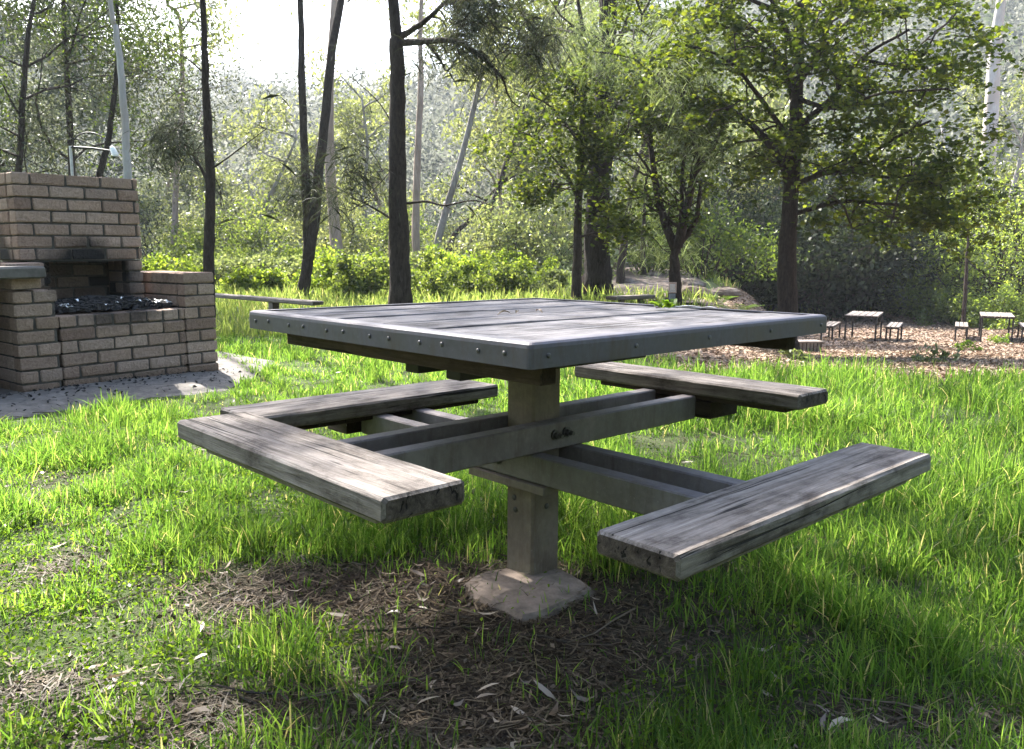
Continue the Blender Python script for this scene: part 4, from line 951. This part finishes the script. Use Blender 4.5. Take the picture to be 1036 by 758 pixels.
# ------------------------------------------------------------------ grass
def in_view(x, y, m=1.2):
    return (np.abs(x) < y*.66+m)
def blades(x, y, h, w, name, mat, label, lean=.35, z=None):
    N = len(x); z = tz(x, y) if z is None else z
    a = R.uniform(0, 2*np.pi, N); ln = lean*np.abs(R.normal(.6, .6, N)); d = np.stack([np.cos(a), np.sin(a)], 1)*ln[:, None]
    fa = R.uniform(0, 2*np.pi, N); s = np.stack([np.cos(fa), np.sin(fa)], 1)
    base = np.stack([x, y, z-.005], 1); V = np.zeros((N, 7, 3))
    for i, (t, wf) in enumerate(((0, .8), (.4, 1.), (.75, .7))):
        c = base.copy(); c[:, :2] += d*(h*(t**1.7))[:, None]; c[:, 2] += h*(t-ln*.28*t*t*1.2)
        off = np.zeros((N, 3)); off[:, :2] = s*(w*wf/2)[:, None]
        V[:, i*2] = c-off; V[:, i*2+1] = c+off
    c = base.copy(); c[:, :2] += d*h[:, None]; c[:, 2] += h*(1-ln*.34); V[:, 6] = c
    o = polymesh(name, V, 7, M[mat], None, [[0, 1, 3, 2], [2, 3, 5, 4], [4, 5, 6]]); tag(o, label, 'grass', kind='stuff'); return o
def on_bbq(x, y):
    dx = x+3.113; dy = y-5.254; s = dx*.636+dy*.772; t = -dx*.772+dy*.636
    return (s > -1.6) & (s < 1.5) & (t > -.84+.08*np.sin(s*7)+np.clip(s-1, 0, 1)) & (t < 1.1)
def near_grass():
    N = 900000
    u = R.random(N); y = 1.0*(9.6/1.0)**(u**.85); x = (R.random(N)*2-1)*(y*.66+2.6)
    m = in_view(x, y, 2.6)
    g = green_mask(x, y); b = bare_near(x, y)*(y < 5)
    patch = fbm(x, y, .9, 41)
    clump = vnoise(x, y, .11, 43)
    ls = sst(.1, -.9, x-(.25)*(y-3))                # left side: shorter
    dens = g*(1-.93*np.clip(b*1.05, 0, 1))*np.clip(.62+.5*patch+.35*clump, .06, 1)
    dens *= np.where(y < 2.0, .55+.3*sst(0, 1, x), 1.)
    dens *= .45+.55*sst(-.35, .35, fbm(x, y, .55, 91)+.25*clump)
    keep = m & (R.random(N) < dens) & ~on_bbq(x, y) & ~((np.abs(x-.06-.0) < .1) & (np.abs(y-2.3) < .1))
    x, y = x[keep], y[keep]; ls, patch, clump, b = ls[keep], patch[keep], clump[keep], b[keep]
    big = vnoise(x, y, .3, 77)
    h = (.106-.055*ls+.045*patch+.045*clump+.045*big)*R.uniform(.35, 1.4, len(x))*(1-.55*b)
    h = h*(1+.25*sst(3.5, 5, y)*sst(-1, 2, x))
    h *= np.where(y < 2.2, .8, 1)
    w_ = np.clip(.0022+.0006*y, .0025, .0075)*R.uniform(.6, 1.4, len(x))
    i = y < 3.6
    blades(x[i], y[i], np.clip(h[i], .02, .4), w_[i], 'grass', 'grass', 'long green grass of the near lawn round the table', .75)
    i = ~i
    blades(x[i], y[i], np.clip(h[i], .02, .4), w_[i], 'grass', 'grass', 'sunlit green grass of the lawn beyond the table', .7)
near_grass()
def far_grass():
    N = 125000
    y = 9+21*R.random(N)**1.3; x = (R.random(N)*2-1)*(y*.66+3.)
    g = green_mask(x, y); m = (R.random(N) < g*np.clip(.7+.5*fbm(x, y, 2.5, 51), .1, 1)*np.where(x > 1.2, .55, 1)) & ~((np.abs(x-(3.6+(y-18)*.1)) < 1.3+.05*(y-16)) & (y > 18))
    x, y = x[m], y[m]; h = (.16+.12*fbm(x, y, 2, 52)+.12*sst(13, 18, y))*R.uniform(.5, 1.4, len(x))
    blades(x, y, np.clip(h, .05, .6), .006+.0007*y*R.uniform(.6, 1.4, len(x)), 'meadow_grass', 'grass_far', 'bright meadow grass between the lawn and the shrub band', .6)
    N = 42000; y = 25+12*R.random(N); x = 6+20*R.random(N)
    g = sst(31, 33.5, y-.3*(x-8)+1.5*vnoise(x, y, 4, 5)); m = (R.random(N) < g*np.clip(.6+.6*fbm(x, y, 1.6, 53), 0, 1)); x, y = x[m], y[m]
    blades(x, y, .5*R.uniform(.4, 1.2, len(x)), .022*R.uniform(.6, 1.4, len(x)), 'tall_grass', 'grass_far', 'tall yellow-green grass along the back edge of the litter flat', .5)
    # tufts at the crest of the lawn where it meets the litter
    N = 16000; x = 1.5+8*R.random(N); y = 6.12+.3*vnoise(x, x*0, 1.2, 21)+R.normal(0, .3, N); m = (R.random(N) < np.clip(.3+vnoise(x, y, .5, 60), 0, 1)); x, y = x[m], y[m]
    blades(x, y, (.13*R.uniform(.4, 1.3, len(x))), .007*R.uniform(.6, 1.3, len(x)), 'crest_grass', 'grass', 'tufts of grass along the edge of the bark litter', .6)
far_grass()
# weeds, dead needles, dead leaves on the near lawn
def weeds():
    N = 110000; y = 1.0*(5.5)**(R.random(N)**.9); x = -y*.66-.3+R.random(N)*(y*.66+1.0)
    m = (R.random(N) < np.clip(.35+.9*fbm(x, y, .35, 61), 0, 1)*np.clip(1-1.3*bare_near(x, y), .03, 1)) & ~on_bbq(x, y); x, y = x[m], y[m]
    n = len(x); C = np.stack([x, y, tz(x, y)+R.uniform(.008, .045, n)], 1)
    q = leaf_quads(C, .010, .75, 0, .3, .5); o = polymesh('clover_weeds', q, 4, M['weed']); tag(o, 'low clover and small round-leaved weeds in the left lawn', 'weeds', kind='stuff')
weeds()
def litter():
    N = 90000; y = 1.0*(7.0)**(R.random(N)); x = (R.random(N)*2-1)*(y*.66+.5)
    b = bare_near(x, y); m = (R.random(N) < np.clip(.08+b*.9, 0, 1)) & ~on_bbq(x, y); x, y = x[m], y[m]; n = len(x)
    C = np.stack([x, y, tz(x, y)+R.uniform(.002, .014, n)], 1); a = R.uniform(0, 6.3, n); d = np.stack([np.cos(a), np.sin(a), R.normal(0, .12, n)], 1); s = np.stack([-np.sin(a), np.cos(a), 0*a], 1)
    L = R.uniform(.02, .09, n)[:, None]; w_ = R.uniform(.0008, .0022, n)[:, None]; bend = R.normal(0, .012, n)[:, None]
    V = np.stack([C-s*w_, C+s*w_, C+d*L*.5+s*(w_+bend), C+d*L, C+d*L*.5-s*(w_-bend)], 1)
    o = polymesh('dead_needles', V, 5, M['straw']); tag(o, 'mat of dead she-oak needles and thin twigs on the bare soil', 'litter', kind='stuff')
    N = 3000; y = 1.0*(7.5)**(R.random(N)); x = (R.random(N)*2-1)*(y*.66+.5); b = bare_near(x, y); m = (R.random(N) < np.clip(.12+b*.5+.25*(x < -.6), 0, 1)) & ~on_bbq(x, y); x, y = x[m], y[m]; n = len(x)
    a = R.uniform(0, 6.3, n); d = np.stack([np.cos(a), np.sin(a), R.normal(0, .25, n)], 1); s = np.stack([-np.sin(a), np.cos(a), R.normal(0, .5, n)], 1); s = unit(s)
    L = R.uniform(.02, .062, n)[:, None]; W = L*R.uniform(.13, .28, n)[:, None]; C = np.stack([x, y, tz(x, y)+R.uniform(.008, .03, n)], 1); cv = R.normal(0, .25, n)[:, None]*L; up = np.array([0, 0, 1.])*R.uniform(-.1, .3, n)[:, None]*L
    pts = []
    for t, w_ in ((0, .05), (.3, .9), (.65, .8), (1, .04)):
        c_ = C+d*L*(t-.5)+s*cv*(4*t*(1-t))*.5+up*(4*(t-.5)**2); pts += [c_-s*W*w_/2, c_+s*W*w_/2]
    V = np.stack(pts, 1); o = polymesh('fallen_leaves', V, 8, M['dead_leaf'], None, [[0, 1, 3, 2], [2, 3, 5, 4], [4, 5, 7, 6]]); tag(o, 'scattered curled dead gum leaves on the lawn', 'leaves', kind='stuff')
    N = 60000; y = 1.0*(6.)**(R.random(N)); x = (R.random(N)*2-1)*(y*.66+.5); b = bare_near(x, y); m = (R.random(N) < np.clip(.1+b*.9, 0, 1)) & ~on_bbq(x, y); x, y = x[m], y[m]; n = len(x)
    C = np.stack([x, y, tz(x, y)+R.uniform(.0, .014, n)], 1); o = polymesh('leaf_fragments', leaf_quads(C, .013, .55, 0, .6, .7), 4, M['straw2']); tag(o, 'crumbled brown leaf fragments on the bare soil', 'litter', kind='stuff')
    mb = MB()
    for i in range(150):
        y = 1.1*5**rnd.random(); x = rnd.uniform(-1, 1)*(y*.62); L = rnd.uniform(.08, .3); a = rnd.uniform(0, 6.3)
        p = [np.array([x+math.cos(a)*L*t+rnd.uniform(-.01, .01), y+math.sin(a)*L*t+rnd.uniform(-.01, .01), 0.]) for t in (0, .33, .66, 1)]
        for q in p: q[2] = float(tz(q[0], q[1]))+.008+rnd.uniform(0, .012)
        mb.tube(p, [.0028, .0026, .002, .001], 4)
    o = mb.build('twigs', M['straw']); tag(o, 'thin dry twigs scattered on the near lawn', 'twigs', kind='stuff')
    N = 130000; y = 6.1+29*R.random(N)**1.25; x = 1.2+R.random(N)*(y*.72); g = green_mask(x, y); m = R.random(N) < (1-g); x, y = x[m], y[m]; n = len(x)
    C = np.stack([x, y, tz(x, y)+R.uniform(.0, .03, n)], 1); q = leaf_quads(C, 1., .38, 0, .75, .6); q = C[:, None]+(q-C[:, None])*(.032+.0024*y)[:, None, None]
    o = polymesh('bark_litter', q, 4, M['chips']); tag(o, 'pinkish brown bark and leaf litter covering the flat on the right', 'litter', kind='stuff')
litter()
# charcoal crumbs and leaves on the pad
N = 620; s = R.uniform(-1.2, 1.45, N); t = -.7*R.random(N)**2.2; P = np.array([bqw(a, b, 0) for a, b in zip(s, t)]); P[:, 2] = tz(P[:, 0], P[:, 1])+.03
o = polymesh('charcoal_crumbs', leaf_quads(P, .024, .5, 0, .7, .6), 4, M['ash']); tag(o, 'black crumbs and leaves scattered on the pad before the barbecue', 'litter', kind='stuff')

# ------------------------------------------------------------------ path, rocks, rail, sign
mb = MB(); V = []; n = 40
for i in range(n+1):
    y = 16+22*i/n; cx = 3.6+(y-18)*.1+.2*math.sin(y*.5); wd = 1.1+.05*(y-16)
    for j in range(9):
        x = cx+wd*(j/4-1); V.append((x, y, float(tz(x, y))+.04+rnd.uniform(-.03, .03)*(0 < j < 8)-(.08 if j in (0, 8) else 0)))
mb.add(V, [(i*9+j, i*9+j+1, (i+1)*9+j+1, (i+1)*9+j) for i in range(n) for j in range(8)])
o = mb.build('path', M['path'], None, False); tag(o, kind='structure')
def rock(px, Y, s, lab):
    g = ground_pt(px, Y); mb = MB(); nu, nv = 12, 8; V = []
    ph = R.uniform(0, 6, 6)
    for i in range(nv+1):
        for j in range(nu):
            th = math.pi*i/nv; p_ = 2*math.pi*j/nu; rr = 1+.16*math.sin(3*p_+ph[0])*math.sin(th)+.12*math.cos(2*th+ph[1]+p_)+rnd.uniform(-.07, .07)
            V.append((g[0]+s*rr*math.sin(th)*math.cos(p_)*1.4, g[1]+s*rr*math.sin(th)*math.sin(p_), g[2]+s*.15+s*.6*rr*math.cos(th)))
    mb.add(V, [(i*nu+j, (i+1)*nu+j, (i+1)*nu+(j+1) % nu, i*nu+(j+1) % nu) for i in range(nv) for j in range(nu)])
    L = g; mb.v = [v-L for v in mb.v]; o = mb.build('rock', M['path'], None, False, [float(c) for c in g]); tag(o, lab, 'rock', 'rocks by the path')
for a in ((706, 18.5, .35, 'flat grey rock right of the small sign'), (730, 20, .3, 'grey rock behind the bright ferns'), (776, 18, .35, 'grey rock just left of the large leafy trunk'), (700, 23, .25, 'dark rock at the edge of the thicket'), (660, 27, .22, 'pale rock on the stony bank above the path'), (636, 24, .2, 'pale rock left on the stony bank')): rock(*a)
def rail(name, p, q, zt, th, wd, nposts, lab, cat='rail', mat='rail_wood', post_r=.05):
    p = np.array(p, float); q = np.array(q, float); L = np.linalg.norm((q-p)[:2]); mid_ = (p+q)/2; g = float(tz(mid_[0], mid_[1]))
    e = empty(name, (mid_[0], mid_[1], g), math.atan2(q[1]-p[1], q[0]-p[0])); tag(e, lab, cat)
    mb = MB(); mb.box((-L/2, -wd/2, zt-th), (L/2, wd/2, zt), .01, .004); mb.build('beam', M[mat], e)
    for i in range(nposts):
        x = -L/2+L*(i+.5)/nposts if nposts > 1 else L*.28
        mb = MB(); mb.box((x-post_r, -post_r, -.15), (x+post_r, post_r, zt-th-.001), .006); mb.build('post', M[mat], e)
    return e
pL = at(170, 295, 12.4); pR = at(322, 303, 9.7)
rail('timber_rail', (pL[0], pL[1]), (pR[0], pR[1]), .36, .05, .16, 2, 'low weathered timber rail on short posts between the barbecue and the forked tree')
p1 = at(618, 300, 15.2); p2 = at(658, 300, 15.8)
rail('timber_step', (p1[0], p1[1]), (p2[0], p2[1]), .22, .07, .3, 2, 'low timber step beside the path left of the small sign', 'step')
p1 = at(622, 277, 33); p2 = at(640, 277, 33.5)
rail('log', (p1[0], p1[1]), (p2[0]+.6, p2[1]), .22, .22, .25, 2, 'pale log lying across the top of the stony path', 'log')
# sign on a post in front of the multi-stemmed tree
g = ground_pt(680.5, 14.6); e = empty('small_sign', g); tag(e, 'small faded red and white notice on a short post before the multi-stemmed tree', 'sign')
y_ = 14.6; z0 = at(680, 304, y_)[2]-g[2]; z1 = at(680, 285.5, y_)[2]-g[2]; z2 = at(680, 296.5, y_)[2]-g[2]
mb = MB(); mb.box((-.04, -.02, -.2), (.05, .05, max(z1-.03, .3)), .004); mb.build('post', M['dark_wood'], e)
mb = MB(); mb.box((-.075, -.05, z2), (.055, -.022, z1), .003); bo = mb.build('board', simple('faded notice', (.50, .33, .27), .7, 0, .3, 40), e)
mb = MB()
for i in range(4):
    zz = z2+.03+i*(z1-z2-.05)/4; mb.box((-.065, -.0535, zz), (.02+rnd.uniform(0, .02), -.0505, zz+.012))
mb.build('writing', M['white_paint'], bo)
mb = MB(); mb.box((-.07, -.048, z0+.02), (.04, -.022, z2-.012), .003); mb.build('lower_plate', simple('grey plate', (.2, .2, .22), .6), e)
# slatted crate right of the large trunk
g = ground_pt(817, 17.0); e = empty('slatted_crate', g, .1); tag(e, 'low slatted timber box just right of the large leafy trunk', 'crate')
mb = MB()
for i in range(7): mb.box((-.26+i*.076, -.16, 0), (-.20+i*.076, -.14, .2), .002)
mb.build('slats', M['rail_wood'], e)
mb = MB(); mb.box((-.3, -.14, -.05), (.3, .14, .19), .005); mb.build('box', M['dark_wood'], e)
mb = MB(); mb.box((-.32, -.18, .2), (.32, .18, .235), .005); mb.build('lid', M['rail_wood'], e)

# ------------------------------------------------------------------ small steel-legged tables and benches on the litter flat
def mtable(px, Y, h, L, W, rot, split, name, lab, cat, group, legs_in=.04):
    g = ground_pt(px, Y); e = empty(name, g, rot); tag(e, lab, cat, group)
    nb = split
    for k_ in range(nb):
        mb = MB(); w_ = W/nb; mb.box((-L/2, -W/2+k_*w_+.008, h-.035), (L/2, -W/2+(k_+1)*w_-.008, h), .006, .002); mb.build('plank', M['rail_wood'], e)
    for sx in (-1, 1):
        for sy in (-1, 1):
            mb = MB(); x = sx*(L/2-legs_in-.03); y = sy*(W/2-legs_in); mb.box((x-.022, y-.022, -.1), (x+.022, y+.022, h-.062), .002); mb.build('leg', M['black_steel'], e)
    mb = MB(); mb.box((-L/2+.02, -W/2+.02, h-.061), (L/2-.02, W/2-.02, h-.037), .002); mb.build('frame', M['black_steel'], e)
    return e
rz = rad(-28)
GTb = 'steel legged picnic tables on the litter flat'; GBn = 'steel legged benches on the litter flat'
def cset(cpx, Y, labs, sc=1.):
    g0 = ground_pt(cpx, Y)
    mtable(cpx, Y, .72, 1.9, .82, HALF+rz, 5, 'litter_table', labs[0], 'picnic table', GTb)
    th = HALF+rz; pr = np.array([math.sin(th), -math.cos(th)])
    for dx, lb in ((-.8, labs[1]), (.8, labs[2])):
        p = g0[:2]+pr*dx; px = 518+(p[0]/p[1])*FPX
        mtable(px, p[1], .44, 1.7, .34, th, 3, 'litter_bench', lb, 'bench', GBn, .03)
cset(876, 22.5, ('steel-legged plank table standing nearest the large leafy tree on the litter flat', 'low bench left of the nearer small table, closest to the large trunk', 'low bench just right of the nearer small table'))
cset(1010, 23.5, ('steel-legged plank table by the bright bushes at the right edge', 'low bench left of the right hand small table', 'low bench right of the right hand small table, cut by the picture edge'))
# small green plants on the litter
for px, Y, h, lb in ((985, 17, .28, 'small bright green plant on the litter below the right hand table'), (952, 10.5, .3, 'pale low weed on the litter edge near the right'), (805, 9.8, .22, 'pale weed clump where grass meets litter, left'), (1012, 22, .35, 'little green plant under the right hand table')):
    shrub(px, Y, h, h*1.4, lb, 'lf_fern' if Y > 12 else 'lf_pale', 260, .07, .4, 6, group='small plants on the litter', name='plant')

# ------------------------------------------------------------------ haze
mb = MB(); mb.box((-330, -60, -4), (330, 330, 86)); hz = MB
kz = bpy.data.materials.new('haze'); kz.use_nodes = True; kz.node_tree.nodes.clear()
ou = kz.node_tree.nodes.new('ShaderNodeOutputMaterial'); pv = kz.node_tree.nodes.new('ShaderNodeVolumePrincipled')
pv.inputs['Color'].default_value = (.86, .91, 1, 1); pv.inputs['Density'].default_value = HAZE = .00048; pv.inputs['Anisotropy'].default_value = .3
kz.node_tree.links.new(pv.outputs[0], ou.inputs['Volume'])
o = mb.build('haze', kz); tag(o, 'pale sunlit haze filling the valley', 'haze', kind='stuff')
